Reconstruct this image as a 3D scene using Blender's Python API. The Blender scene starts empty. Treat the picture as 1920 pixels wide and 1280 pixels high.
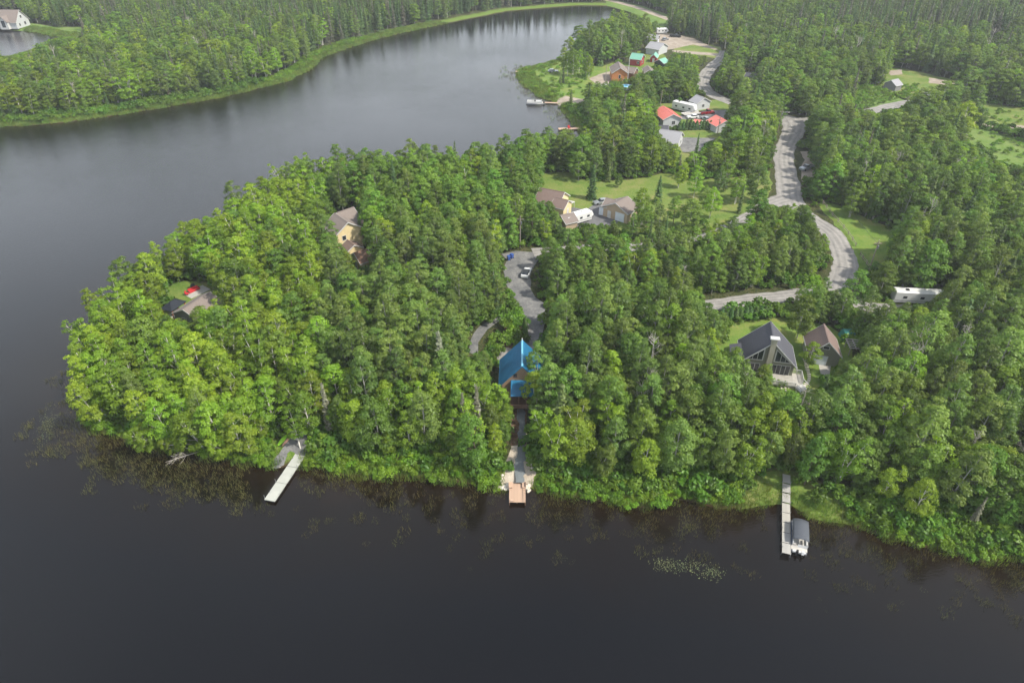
import bpy, bmesh, math, random
import numpy as np
from mathutils import Vector, Matrix
from mathutils.geometry import delaunay_2d_cdt

# ------------------------------------------------------------------ camera, sky, sun, exposure
SC = bpy.context.scene
COL = SC.collection
R = math.radians
PITCH, CAM_H, FPX = R(35.5), 87.0, 1280.0
cam = bpy.data.objects.new('camera', bpy.data.cameras.new('camera'))
COL.objects.link(cam)
cam.data.sensor_width = 36; cam.data.lens = 24.0
cam.data.clip_start = 1; cam.data.clip_end = 12000
cam.location = (0, 0, CAM_H)
cam.rotation_euler = (R(90) - PITCH, 0, 0)
SC.camera = cam

SUN_AZ, SUN_EL = R(112), R(50)          # clockwise from +Y (north)
world = bpy.data.worlds.new('World'); SC.world = world; world.use_nodes = True
wn, wl = world.node_tree.nodes, world.node_tree.links
wn.clear()
wo = wn.new('ShaderNodeOutputWorld'); bg = wn.new('ShaderNodeBackground')
sky = wn.new('ShaderNodeTexSky'); sky.sky_type = 'NISHITA'; sky.sun_disc = False
sky.sun_elevation = SUN_EL; sky.sun_rotation = SUN_AZ
sky.air_density = 1.0; sky.dust_density = 2.2; sky.ozone_density = 1.0
tc = wn.new('ShaderNodeTexCoord')
mp = wn.new('ShaderNodeMapping'); mp.inputs['Scale'].default_value = (1, 1, 2.6)
nz = wn.new('ShaderNodeTexNoise'); nz.inputs['Scale'].default_value = 1.7; nz.inputs['Detail'].default_value = 7
cr = wn.new('ShaderNodeValToRGB'); cr.color_ramp.elements[0].position = .30; cr.color_ramp.elements[1].position = .72
cr.color_ramp.elements[0].color = (.42,.42,.42,1); cr.color_ramp.elements[1].color = (.95,.95,.95,1)
mx = wn.new('ShaderNodeMix'); mx.data_type = 'RGBA'
mx.inputs[7].default_value = (6.6, 6.9, 7.3, 1)         # thin bright cloud over the blue
wl.new(tc.outputs['Generated'], mp.inputs[0]); wl.new(mp.outputs[0], nz.inputs['Vector'])
wl.new(nz.outputs['Fac'], cr.inputs[0]); wl.new(cr.outputs[0], mx.inputs[0])
sx = wn.new('ShaderNodeSeparateXYZ'); wl.new(tc.outputs['Generated'], sx.inputs[0])
hr = wn.new('ShaderNodeMapRange'); hr.inputs[1].default_value = .38; hr.inputs[2].default_value = .88; hr.inputs[3].default_value = 1; hr.inputs[4].default_value = 0
wl.new(sx.outputs[2], hr.inputs[0])
hc = wn.new('ShaderNodeMix'); hc.data_type = 'RGBA'; hc.inputs[6].default_value = (3.8, 4.0, 4.6, 1); hc.inputs[7].default_value = (10.6, 11.3, 12.1, 1)
wl.new(hr.outputs[0], hc.inputs[0]); wl.new(hc.outputs[2], mx.inputs[7])
wl.new(sky.outputs[0], mx.inputs[6]); wl.new(mx.outputs[2], bg.inputs[0]); wl.new(bg.outputs[0], wo.inputs[0])
bg.inputs[1].default_value = 0.10

sun = bpy.data.objects.new('sun', bpy.data.lights.new('sun', 'SUN')); COL.objects.link(sun)
sun.data.energy = 3.6; sun.data.angle = R(1.5); sun.data.color = (1.0, .94, .82)
sd_ = Vector((math.sin(SUN_AZ)*math.cos(SUN_EL), math.cos(SUN_AZ)*math.cos(SUN_EL), math.sin(SUN_EL)))
sun.rotation_euler = sd_.to_track_quat('Z', 'Y').to_euler()
vs = SC.view_settings
vs.view_transform = 'Standard'; vs.look = 'None'; vs.exposure = 0.86; vs.gamma = 1; vs.use_curve_mapping = False
SC.cycles.max_bounces = 6; SC.cycles.diffuse_bounces = 3; SC.cycles.glossy_bounces = 2
SC.cycles.transmission_bounces = 4; SC.cycles.transparent_max_bounces = 6; SC.cycles.volume_bounces = 0
SC.cycles.use_denoising = True
try: SC.cycles.denoiser = 'OPENIMAGEDENOISE'
except Exception: pass
SC.render.film_transparent = False

# ------------------------------------------------------------------ where a point of the photograph lies on the land
LZ = 1.0                                # height of the land above the lake
sP, cP = math.sin(PITCH), math.cos(PITCH)
def G(px, py, z=LZ):
    u, v = (px-960)/FPX, (py-640)/FPX
    d = (CAM_H - z)/(sP + v*cP)
    return (u*d, d*(cP - v*sP))
def GV(px, py, z=LZ):
    a = G(px, py, z); return Vector((a[0], a[1], z))
def P(x, y, z):                         # world -> photograph pixel (numpy)
    zz = CAM_H - z
    d = y*cP + zz*sP
    return 960 + FPX*x/d, 640 + FPX*(zz*cP - y*sP)/d, d
def GP(pts, z=LZ): return [G(a, b, z) for a, b in pts]
rnd = random.Random(11)
rng = np.random.default_rng(7)

def inside(poly, x, y):
    x = np.asarray(x, float); y = np.asarray(y, float)
    c = np.zeros(x.shape, bool); n = len(poly)
    for i in range(n):
        x1, y1 = poly[i]; x2, y2 = poly[(i+1) % n]
        if y1 == y2: continue
        c ^= ((y1 > y) != (y2 > y)) & (x < (x2-x1)*(y-y1)/(y2-y1)+x1)
    return c
def dist_poly(poly, x, y, closed=True):
    x = np.asarray(x, float); y = np.asarray(y, float)
    d = np.full(x.shape, 1e9); n = len(poly)
    for i in range(n if closed else n-1):
        x1, y1 = poly[i]; x2, y2 = poly[(i+1) % n]
        dx, dy = x2-x1, y2-y1
        L = dx*dx+dy*dy + 1e-12
        t = np.clip(((x-x1)*dx+(y-y1)*dy)/L, 0, 1)
        np.minimum(d, (x-x1-t*dx)**2+(y-y1-t*dy)**2, out=d)
    return np.sqrt(d)
def rough(poly, step=2.5, amp=.5, seed=1, closed=True):
    r = random.Random(seed); out = []
    n = len(poly)
    for i in range(n if closed else n-1):
        a, b = Vector(poly[i]), Vector(poly[(i+1) % n])
        L = (b-a).length; k = max(1, min(60, int(L/step)))
        nn = Vector((-(b-a).y, (b-a).x)).normalized() if L > 1e-6 else Vector((0, 0))
        for j in range(k):
            q = a.lerp(b, j/k) + nn*(r.uniform(-amp, amp))
            out.append((q.x, q.y))
    return out
def smooth_line(pts, k=6):
    out = []
    n = len(pts)
    for i in range(n-1):
        p0, p1, p2, p3 = [Vector(pts[min(max(j, 0), n-1)]) for j in (i-1, i, i+1, i+2)]
        for s in range(k):
            t = s/k
            q = .5*((2*p1)+(-p0+p2)*t+(2*p0-5*p1+4*p2-p3)*t*t+(-p0+3*p1-3*p2+p3)*t**3)
            out.append((q.x, q.y))
    out.append(tuple(pts[-1])); return out

# ------------------------------------------------------------------ materials
MATS = {}
def newmat(name):
    m = bpy.data.materials.new(name); m.use_nodes = True
    nt = m.node_tree; nt.nodes.clear()
    o = nt.nodes.new('ShaderNodeOutputMaterial'); b = nt.nodes.new('ShaderNodeBsdfPrincipled')
    nt.links.new(b.outputs[0], o.inputs[0]); MATS[name] = m
    return m, nt.nodes, nt.links, b, o
def plain(name, col, rough=.7, metal=0, var=.12, scale=1.5, bump=0, spec=.4, stripes=None):
    m, n, l, b, o = newmat(name)
    b.inputs['Roughness'].default_value = rough; b.inputs['Metallic'].default_value = metal
    b.inputs['Specular IOR Level'].default_value = spec
    t = n.new('ShaderNodeTexCoord'); z = n.new('ShaderNodeTexNoise'); z.inputs['Scale'].default_value = scale
    z.inputs['Detail'].default_value = 5
    l.new(t.outputs['Object'], z.inputs['Vector'])
    c = n.new('ShaderNodeValToRGB')
    c.color_ramp.elements[0].position = .3; c.color_ramp.elements[1].position = .7
    c.color_ramp.elements[0].color = tuple(max(0, k*(1-var)) for k in col)+(1,)
    c.color_ramp.elements[1].color = tuple(min(1, k*(1+var)) for k in col)+(1,)
    l.new(z.outputs['Fac'], c.inputs[0]); l.new(c.outputs[0], b.inputs['Base Color'])
    if bump:
        bp = n.new('ShaderNodeBump'); bp.inputs['Strength'].default_value = bump; bp.inputs['Distance'].default_value = .05
        l.new(z.outputs['Fac'], bp.inputs['Height']); l.new(bp.outputs[0], b.inputs['Normal'])
    return m
def ground_mat(name, cols, scale=.3, fine=4.0, rough=.95, bump=.4):
    """three-tone mottled ground: cols = (dark, mid, light)"""
    m, n, l, b, o = newmat(name)
    b.inputs['Roughness'].default_value = rough; b.inputs['Specular IOR Level'].default_value = .2
    t = n.new('ShaderNodeNewGeometry')
    z1 = n.new('ShaderNodeTexNoise'); z1.inputs['Scale'].default_value = scale; z1.inputs['Detail'].default_value = 6; z1.inputs['Roughness'].default_value = .65
    z2 = n.new('ShaderNodeTexNoise'); z2.inputs['Scale'].default_value = fine; z2.inputs['Detail'].default_value = 4
    l.new(t.outputs['Position'], z1.inputs['Vector']); l.new(t.outputs['Position'], z2.inputs['Vector'])
    a = n.new('ShaderNodeMath'); a.operation = 'MULTIPLY_ADD'; a.inputs[1].default_value = .35
    s = n.new('ShaderNodeMath'); s.operation = 'MULTIPLY'; s.inputs[1].default_value = .65
    l.new(z1.outputs['Fac'], s.inputs[0]); l.new(z2.outputs['Fac'], a.inputs[0]); l.new(s.outputs[0], a.inputs[2])
    c = n.new('ShaderNodeValToRGB')
    e = c.color_ramp.elements; e[0].position = .36; e[1].position = .64
    e[0].color = cols[0]+(1,); e[1].color = cols[2]+(1,)
    k = e.new(.5); k.color = cols[1]+(1,)
    l.new(a.outputs[0], c.inputs[0]); l.new(c.outputs[0], b.inputs['Base Color'])
    bp = n.new('ShaderNodeBump'); bp.inputs['Strength'].default_value = bump; bp.inputs['Distance'].default_value = .15
    l.new(z2.outputs['Fac'], bp.inputs['Height']); l.new(bp.outputs[0], b.inputs['Normal'])
    return m
ground_mat('forest_floor', ((.018, .022, .009), (.035, .045, .014), (.07, .06, .03)), .25, 2.2)
ground_mat('lawn', ((.075, .14, .022), (.115, .185, .03), (.20, .20, .06)), .16, 3.5)
ground_mat('dry_lawn', ((.075, .14, .022), (.125, .175, .035), (.20, .19, .07)), .14, 2.2, bump=.8)
ground_mat('meadow', ((.07, .13, .025), (.11, .18, .035), (.16, .20, .06)), .09, 1.6)
ground_mat('shore_grass', ((.05, .10, .018), (.085, .15, .025), (.14, .17, .05)), .35, 3.0)
ground_mat('sand', ((.26, .21, .16), (.36, .31, .25), (.46, .41, .34)), .5, 5)
ground_mat('gravel', ((.17, .165, .155), (.22, .21, .20), (.28, .265, .245)), .35, 6)
ground_mat('dark_gravel', ((.095, .097, .10), (.145, .145, .145), (.215, .21, .20)), .4, 2.4)
ground_mat('tan_gravel', ((.22, .18, .145), (.29, .245, .20), (.36, .31, .26)), .4, 6)
ground_mat('asphalt', ((.10, .10, .105), (.125, .125, .13), (.155, .155, .16)), .3, 6, bump=.15)
ground_mat('mulch', ((.05, .03, .018), (.10, .06, .035), (.19, .13, .08)), .8, 5)
def land_mat():
    m, n, l, b, o = newmat('land')
    b.inputs['Roughness'].default_value = .95; b.inputs['Specular IOR Level'].default_value = .1
    g = n.new('ShaderNodeNewGeometry'); at = n.new('ShaderNodeAttribute'); at.attribute_name = 'bank'
    z = n.new('ShaderNodeTexNoise'); z.inputs['Scale'].default_value = .3; z.inputs['Detail'].default_value = 7; l.new(g.outputs['Position'], z.inputs['Vector'])
    z2 = n.new('ShaderNodeTexNoise'); z2.inputs['Scale'].default_value = 2.4; z2.inputs['Detail'].default_value = 4; l.new(g.outputs['Position'], z2.inputs['Vector'])
    def ramp(cols, src):
        c = n.new('ShaderNodeValToRGB'); e = c.color_ramp.elements; e[0].position = .35; e[1].position = .65
        e[0].color = cols[0]+(1,); e[1].color = cols[2]+(1,); k = e.new(.5); k.color = cols[1]+(1,); l.new(src, c.inputs[0]); return c
    f = ramp(((.022, .028, .010), (.045, .058, .018), (.085, .072, .036)), z2.outputs['Fac'])
    q = ramp(((.065, .12, .018), (.10, .165, .025), (.15, .17, .05)), z2.outputs['Fac'])
    a = n.new('ShaderNodeMath'); a.operation = 'MULTIPLY_ADD'; a.inputs[1].default_value = 8; l.new(z.outputs['Fac'], a.inputs[0]); l.new(at.outputs['Fac'], a.inputs[2])
    mr = n.new('ShaderNodeMapRange'); mr.inputs[1].default_value = 9; mr.inputs[2].default_value = 12; l.new(a.outputs[0], mr.inputs[0])
    x = n.new('ShaderNodeMix'); x.data_type = 'RGBA'; l.new(mr.outputs[0], x.inputs[0]); l.new(q.outputs[0], x.inputs[6]); l.new(f.outputs[0], x.inputs[7])
    mu = n.new('ShaderNodeMapRange'); mu.inputs[1].default_value = .1; mu.inputs[2].default_value = 1.2; l.new(at.outputs['Fac'], mu.inputs[0])
    x3 = n.new('ShaderNodeMix'); x3.data_type = 'RGBA'; x3.inputs[6].default_value = (.045, .030, .016, 1); l.new(mu.outputs[0], x3.inputs[0]); l.new(x.outputs[2], x3.inputs[7])
    l.new(x3.outputs[2], b.inputs['Base Color'])
    bp = n.new('ShaderNodeBump'); bp.inputs['Strength'].default_value = .6; bp.inputs['Distance'].default_value = .2
    l.new(z2.outputs['Fac'], bp.inputs['Height']); l.new(bp.outputs[0], b.inputs['Normal'])
land_mat()
# gravel road: UV.x runs across, wheel tracks polished paler, loose darker grit between
def road_mat(name, dark, light):
    m, n, l, b, o = newmat(name)
    b.inputs['Roughness'].default_value = .93; b.inputs['Specular IOR Level'].default_value = .2
    uv = n.new('ShaderNodeUVMap'); sp = n.new('ShaderNodeSeparateXYZ'); l.new(uv.outputs[0], sp.inputs[0])
    wv = n.new('ShaderNodeMath'); wv.operation = 'MULTIPLY'; wv.inputs[1].default_value = 25.1
    co = n.new('ShaderNodeMath'); co.operation = 'COSINE'
    l.new(sp.outputs[0], wv.inputs[0]); l.new(wv.outputs[0], co.inputs[0])
    g = n.new('ShaderNodeNewGeometry')
    mpp = n.new('ShaderNodeMapping'); mpp.inputs['Scale'].default_value = (9, .12, 1)
    z0 = n.new('ShaderNodeTexNoise'); z0.inputs['Scale'].default_value = 1.3; z0.inputs['Detail'].default_value = 5
    l.new(uv.outputs[0], mpp.inputs[0]); l.new(mpp.outputs[0], z0.inputs['Vector'])
    z = n.new('ShaderNodeTexNoise'); z.inputs['Scale'].default_value = .5; z.inputs['Detail'].default_value = 8; z.inputs['Roughness'].default_value = .7
    l.new(g.outputs['Position'], z.inputs['Vector'])
    a = n.new('ShaderNodeMath'); a.operation = 'MULTIPLY_ADD'; a.inputs[1].default_value = -.10
    l.new(co.outputs[0], a.inputs[0]); l.new(z.outputs['Fac'], a.inputs[2])
    a2 = n.new('ShaderNodeMath'); a2.operation = 'MULTIPLY_ADD'; a2.inputs[1].default_value = .5
    l.new(z0.outputs['Fac'], a2.inputs[0]); l.new(a.outputs[0], a2.inputs[2])
    c = n.new('ShaderNodeValToRGB'); e = c.color_ramp.elements
    e[0].position = .45; e[1].position = 1.05; e[0].color = dark+(1,); e[1].color = light+(1,)
    l.new(a2.outputs[0], c.inputs[0]); l.new(c.outputs[0], b.inputs['Base Color'])
    z2 = n.new('ShaderNodeTexNoise'); z2.inputs['Scale'].default_value = 7; l.new(g.outputs['Position'], z2.inputs['Vector'])
    bp = n.new('ShaderNodeBump'); bp.inputs['Strength'].default_value = .3; bp.inputs['Distance'].default_value = .05
    l.new(z2.outputs['Fac'], bp.inputs['Height']); l.new(bp.outputs[0], b.inputs['Normal'])
road_mat('road_gravel', (.145, .14, .135), (.30, .285, .265))

def leaf_mat(name, dark, light, transl=.3, hue=.035):
    m, n, l, b, o = newmat(name)
    n.remove(b)
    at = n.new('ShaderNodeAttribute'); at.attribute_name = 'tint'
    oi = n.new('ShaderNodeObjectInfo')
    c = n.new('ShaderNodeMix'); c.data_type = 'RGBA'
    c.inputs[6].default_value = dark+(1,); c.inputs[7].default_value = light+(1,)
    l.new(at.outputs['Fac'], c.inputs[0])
    hs = n.new('ShaderNodeHueSaturation')
    h = n.new('ShaderNodeMapRange'); h.inputs[3].default_value = .5-hue; h.inputs[4].default_value = .5+hue*.6
    v = n.new('ShaderNodeMapRange'); v.inputs[3].default_value = .68; v.inputs[4].default_value = 1.3
    w = n.new('ShaderNodeMath'); w.operation = 'FRACT'; w7 = n.new('ShaderNodeMath'); w7.operation = 'MULTIPLY'; w7.inputs[1].default_value = 7.31
    l.new(oi.outputs['Random'], h.inputs[0]); l.new(oi.outputs['Random'], w7.inputs[0]); l.new(w7.outputs[0], w.inputs[0]); l.new(w.outputs[0], v.inputs[0])
    l.new(h.outputs[0], hs.inputs['Hue']); l.new(v.outputs[0], hs.inputs['Value']); l.new(c.outputs[2], hs.inputs['Color'])
    d = n.new('ShaderNodeBsdfDiffuse'); t = n.new('ShaderNodeBsdfTranslucent'); g = n.new('ShaderNodeBsdfGlossy')
    g.inputs['Roughness'].default_value = .45; g.inputs['Color'].default_value = (.8, .85, .8, 1)
    ms = n.new('ShaderNodeMixShader'); ms.inputs[0].default_value = transl
    mg = n.new('ShaderNodeMixShader'); mg.inputs[0].default_value = .02
    hs2 = n.new('ShaderNodeMix'); hs2.data_type = 'RGBA'; hs2.blend_type = 'MULTIPLY'; hs2.inputs[0].default_value = 1
    hs2.inputs[7].default_value = (1.25, 1.3, .6, 1)
    l.new(hs.outputs[0], d.inputs[0]); l.new(hs.outputs[0], hs2.inputs[6]); l.new(hs2.outputs[2], t.inputs[0])
    l.new(d.outputs[0], ms.inputs[1]); l.new(t.outputs[0], ms.inputs[2])
    l.new(ms.outputs[0], mg.inputs[1]); l.new(g.outputs[0], mg.inputs[2]); l.new(mg.outputs[0], o.inputs[0])
    return m
leaf_mat('leaf_birch', (.125, .225, .016), (.235, .35, .026), .42, .022)
leaf_mat('leaf_aspen', (.088, .160, .026), (.18, .265, .052), .42, .022)
leaf_mat('leaf_dark', (.076, .150, .018), (.15, .24, .032), .40, .022)
leaf_mat('leaf_maple', (.085, .18, .020), (.155, .275, .035), .38, .018)
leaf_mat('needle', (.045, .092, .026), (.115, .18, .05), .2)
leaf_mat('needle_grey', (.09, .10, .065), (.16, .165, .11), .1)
leaf_mat('leaf_shrub', (.090, .185, .012), (.17, .30, .022), .34, .02)
leaf_mat('leaf_under', (.065, .145, .014), (.12, .225, .024), .36, .02)
leaf_mat('grass_blade', (.10, .19, .022), (.19, .26, .06), .35)
leaf_mat('reed', (.07, .08, .022), (.17, .16, .055), .2)
leaf_mat('lily', (.10, .15, .05), (.21, .25, .11), .1)
leaf_mat('hedge_leaf', (.035, .09, .018), (.07, .14, .03), .2)
plain('bark_birch', (.60, .57, .51), .8, var=.35, scale=4)
plain('bark_aspen', (.30, .30, .26), .85, var=.3, scale=3)
plain('bark_dark', (.09, .065, .05), .9, var=.3, scale=3)
plain('bark_dead', (.40, .37, .33), .9, var=.2, scale=3)
plain('white_paint', (.50, .50, .485), .5, var=.05)
plain('white_gel', (.60, .60, .59), .35, var=.03)
plain('dock_white', (.36, .37, .335), .6, var=.07, scale=1)
plain('grey_metal', (.30, .31, .33), .4, metal=.7, var=.1)
plain('black_trim', (.02, .02, .022), .5, var=.1)
plain('rubber', (.018, .018, .018), .8, var=.1)
plain('blue_roof', (.010, .115, .23), .5, var=.14, scale=.8, spec=.5)
plain('blue_ridge', (.12, .36, .50), .4, var=.05)
plain('log_tan', (.30, .20, .13), .75, var=.15, scale=3)
plain('brown_wood', (.15, .085, .055), .75, var=.2, scale=3)
plain('dark_shingle', (.062, .064, .078), .9, var=.25, scale=6, bump=.3)
plain('brown_shingle', (.16, .115, .10), .9, var=.22, scale=6, bump=.3)
plain('taupe_shingle', (.175, .145, .13), .9, var=.15, scale=6, bump=.3)
plain('grey_shingle', (.27, .27, .29), .9, var=.12, scale=5, bump=.2)
plain('sage_siding', (.19, .195, .145), .75, var=.06)
plain('sage_light', (.33, .31, .24), .75, var=.06)
plain('cream_siding', (.60, .49, .28), .7, var=.05)
plain('tan_siding', (.40, .31, .21), .7, var=.06)
plain('orange_siding', (.44, .17, .055), .7, var=.1)
plain('red_siding', (.27, .03, .03), .7, var=.1)
plain('red_roof', (.58, .17, .14), .55, var=.08)
plain('green_roof', (.16, .36, .28), .5, var=.06)
plain('pale_siding', (.44, .455, .46), .7, var=.05)
plain('grey_siding', (.20, .20, .21), .7, var=.08)
plain('garage_door', (.60, .65, .70), .5, var=.04)
plain('concrete', (.34, .325, .30), .85, var=.1, scale=2)
plain('stone_pale', (.55, .50, .43), .9, var=.2, scale=2, bump=.4)
plain('rock', (.34, .31, .28), .9, var=.3, scale=3, bump=.5)
plain('cedar_deck', (.42, .29, .21), .75, var=.12, scale=2.5)
plain('grey_deck', (.34, .33, .31), .8, var=.16, scale=2.5)
plain('pale_deck', (.36, .345, .31), .75, var=.12, scale=2.5)
plain('slate_mat', (.13, .145, .15), .85, var=.12, scale=3)
plain('canvas_grey', (.062, .07, .085), .75, var=.08)
plain('cushion', (.42, .40, .37), .7, var=.1)
plain('boat_blue', (.05, .07, .13), .4)
plain('lime_board', (.36, .72, .05), .4, var=.05)
plain('pink_board', (.60, .33, .24), .45, var=.08)
plain('car_white', (.72, .72, .72), .25, var=.02)
plain('car_silver', (.36, .38, .41), .3, metal=.5, var=.03)
plain('car_black', (.02, .021, .024), .25, var=.05)
plain('car_red', (.22, .012, .018), .3, var=.05)
plain('bin_blue', (.03, .08, .30), .5, var=.1)
plain('pool_water', (.12, .42, .62), .1, var=.05)
plain('red_fabric', (.45, .025, .03), .7, var=.15, scale=5)
plain('orange_post', (.42, .12, .04), .7, var=.15)
plain('gazebo_roof', (.016, .02, .028), .6, var=.08, spec=.2)
plain('pole_wood', (.27, .23, .19), .9, var=.15)
plain('teal_tarp', (.02, .15, .13), .6)
m, n, l, b, o = newmat('window_glass')
b.inputs['Base Color'].default_value = (.02, .026, .032, 1); b.inputs['Roughness'].default_value = .06; b.inputs['Specular IOR Level'].default_value = .7

# ------------------------------------------------------------------ mesh helper
class MB:
    def __init__(s): s.v = []; s.f = []
    def poly(s, pts):
        i = len(s.v); s.v += [tuple(p) for p in pts]; s.f.append(tuple(range(i, i+len(pts)))); return s
    def hexa(s, a, b):                       # two quads a (bottom), b (top), same order
        i = len(s.v); s.v += [tuple(p) for p in a]+[tuple(p) for p in b]
        for q in ((3, 2, 1, 0), (4, 5, 6, 7), (0, 1, 5, 4), (1, 2, 6, 5), (2, 3, 7, 6), (3, 0, 4, 7)):
            s.f.append(tuple(i+k for k in q))
        return s
    def box(s, x0, x1, y0, y1, z0, z1, top=None):
        t = top or (0, 0, 0, 0)
        return s.hexa([(x0, y0, z0), (x1, y0, z0), (x1, y1, z0), (x0, y1, z0)],
                      [(x0+t[0], y0+t[2], z1), (x1-t[1], y0+t[2], z1), (x1-t[1], y1-t[3], z1), (x0+t[0], y1-t[3], z1)])
    def slab(s, quad, th):                   # thick sheet below a quad
        a, b_, c_, d_ = [Vector(q) for q in quad]
        n_ = (b_-a).cross(d_-a).normalized()
        if n_.z < 0: n_ = -n_
        return s.hexa([q-n_*th for q in (a, b_, c_, d_)], [a, b_, c_, d_])
    def tube(s, p0, p1, r0, r1=None, k=6, cap=True):
        r1 = r0 if r1 is None else r1
        p0, p1 = Vector(p0), Vector(p1); d = (p1-p0)
        if d.length < 1e-6: return s
        d.normalize(); a = d.orthogonal().normalized(); b_ = d.cross(a)
        i = len(s.v)
        for j in range(k):
            w = 2*math.pi*j/k; e = a*math.cos(w)+b_*math.sin(w)
            s.v.append(tuple(p0+e*r0)); s.v.append(tuple(p1+e*r1))
        for j in range(k):
            q = (j+1) % k
            s.f.append((i+2*j, i+2*q, i+2*q+1, i+2*j+1))
        if cap:
            s.f.append(tuple(i+2*j for j in reversed(range(k)))); s.f.append(tuple(i+2*j+1 for j in range(k)))
        return s
    def path(s, pts, radii, k=6):
        for a in range(len(pts)-1): s.tube(pts[a], pts[a+1], radii[a], radii[a+1], k, cap=(a == len(pts)-2))
        return s
    def prism(s, outline, z0, z1):
        n_ = len(outline); i = len(s.v)
        s.v += [(x, y, z0) for x, y in outline]+[(x, y, z1) for x, y in outline]
        s.f.append(tuple(i+j for j in reversed(range(n_)))); s.f.append(tuple(i+n_+j for j in range(n_)))
        for j in range(n_):
            q = (j+1) % n_; s.f.append((i+j, i+q, i+n_+q, i+n_+j))
        return s
    def mesh(s, name, mat, smooth=False):
        me = bpy.data.meshes.new(name); me.from_pydata(s.v, [], s.f); me.validate()
        if mat: me.materials.append(MATS[mat])
        if smooth: me.polygons.foreach_set('use_smooth', [True]*len(me.polygons))
        me.update(); return me
    def build(s, name, mat, parent=None, smooth=False, loc=None, rot=None):
        o = bpy.data.objects.new(name, s.mesh(name, mat, smooth)); COL.objects.link(o)
        if parent: o.parent = parent
        if loc is not None: o.location = loc
        if rot is not None: o.rotation_euler = rot
        return o
def tag(o, label=None, cat=None, group=None, kind=None):
    if label: o['label'] = label
    if cat: o['category'] = cat
    if group: o['group'] = group
    if kind: o['kind'] = kind
    return o
def thing(name, label, cat, loc, rz=0, group=None):
    o = bpy.data.objects.new(name, None); COL.objects.link(o); o.empty_display_size = .5
    o.location = loc; o.rotation_euler = (0, 0, rz)
    return tag(o, label, cat, group)
def inst(name, me, parent, loc=(0, 0, 0), rot=(0, 0, 0), scl=(1, 1, 1)):
    o = bpy.data.objects.new(name, me); COL.objects.link(o)
    if parent: o.parent = parent
    o.location = loc; o.rotation_euler = rot; o.scale = scl
    return o

# ------------------------------------------------------------------ lake, land height
LAKE_PX = [(0,238),(60,236),(130,229),(200,219),(300,203),(400,186),(480,168),(540,152),(580,132),(605,108),(660,88),(720,70),(800,52),(870,38),(950,22),
 (1030,15),(1090,11),(1140,12),(1180,22),(1204,38),(1204,46),(1180,54),(1140,62),(1100,74),(1075,95),(1050,112),(1000,126),(972,132),(968,142),(976,154),(1000,172),
 (1012,183),(1040,190),(1057,205),(1073,228),(1090,252),(1090,268),(1066,283),(1040,300),(1000,314),(940,327),(860,338),(760,346),(660,348),(600,354),(540,366),
 (500,388),(455,425),(400,464),(330,505),(270,548),(235,585),(205,622),(178,666),(160,712),(152,758),(158,790),(184,808),(240,822),(300,838),(350,850),(400,860),(450,868),
 (500,876),(525,876),(545,868),(575,872),(640,889),(700,893),(780,896),(860,905),(930,916),(992,916),(1050,927),(1110,940),(1180,951),(1225,946),(1265,936),(1300,941),
 (1345,952),(1395,955),(1423,948),(1460,943),(1487,948),(1513,967),(1547,975),(1590,984),(1647,1000),(1713,1020),(1780,1036),(1847,1052),(1897,1047),(1960,1056),(2100,1085)]
lake = [G(a, b, 0) for a, b in LAKE_PX] + [(190, 20), (420, -60), (420, -420), (-700, -420), (-700, 230), (-420, 262)] + [G(-160, 256, 0)]
lake = rough(lake, 3.0, .45, 5)
POND_PX = [(-260,60),(-120,60),(0,57),(45,58),(75,62),(100,68),(128,70),(118,78),(90,80),(78,88),(55,98),(20,108),(-60,114),(-260,112)]
pond = rough([G(a, b, 0) for a, b in POND_PX], 3, .4, 9)
def signed(x, y):
    d = np.minimum(dist_poly(lake, x, y), dist_poly(pond, x, y))
    return np.where(inside(lake, x, y) | inside(pond, x, y), -d, d)
def hgt_sd(s):
    up = LZ*(1-(1-np.clip(s/5.0, 0, 1))**2)
    return np.where(s > 0, up, np.maximum(-3.0, s*.30))
def hgt(x, y): return hgt_sd(signed(np.atleast_1d(np.asarray(x, float)), np.atleast_1d(np.asarray(y, float))))
def axis(core0, core1, step, out0, out1):
    c = list(np.arange(core0, core1+step, step)); s = step
    while c[-1] < out1: s *= 1.25; c.append(c[-1]+s)
    s = step
    while c[0] > out0: s *= 1.25; c.insert(0, c[0]-s)
    return np.array(c)
gx = axis(-130, 150, 1.8, -3000, 3000); 
gxa = axis(-330, 340, 3.0, -3000, 3000)
def grid_land():
    ax = np.unique(np.concatenate([gxa[(gxa < -131) | (gxa > 151)], gx[(gx > -131) & (gx < 151)]]))
    ay = axis(40, 330, 1.8, -900, 300)
    ay = np.concatenate([ay[ay < 330], np.array(axis(331, 600, 3.0, 331, 3200))])
    X, Y = np.meshgrid(ax, ay)
    s = np.zeros(X.shape)
    for i in range(X.shape[0]): s[i] = signed(X[i], Y[i])
    Z = hgt_sd(s)
    ny, nx = X.shape
    V = np.stack([X.ravel(), Y.ravel(), Z.ravel()], 1)
    idx = np.arange(ny*nx).reshape(ny, nx)
    F = np.stack([idx[:-1, :-1].ravel(), idx[:-1, 1:].ravel(), idx[1:, 1:].ravel(), idx[1:, :-1].ravel()], 1)
    return V, F, s.ravel()
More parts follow.
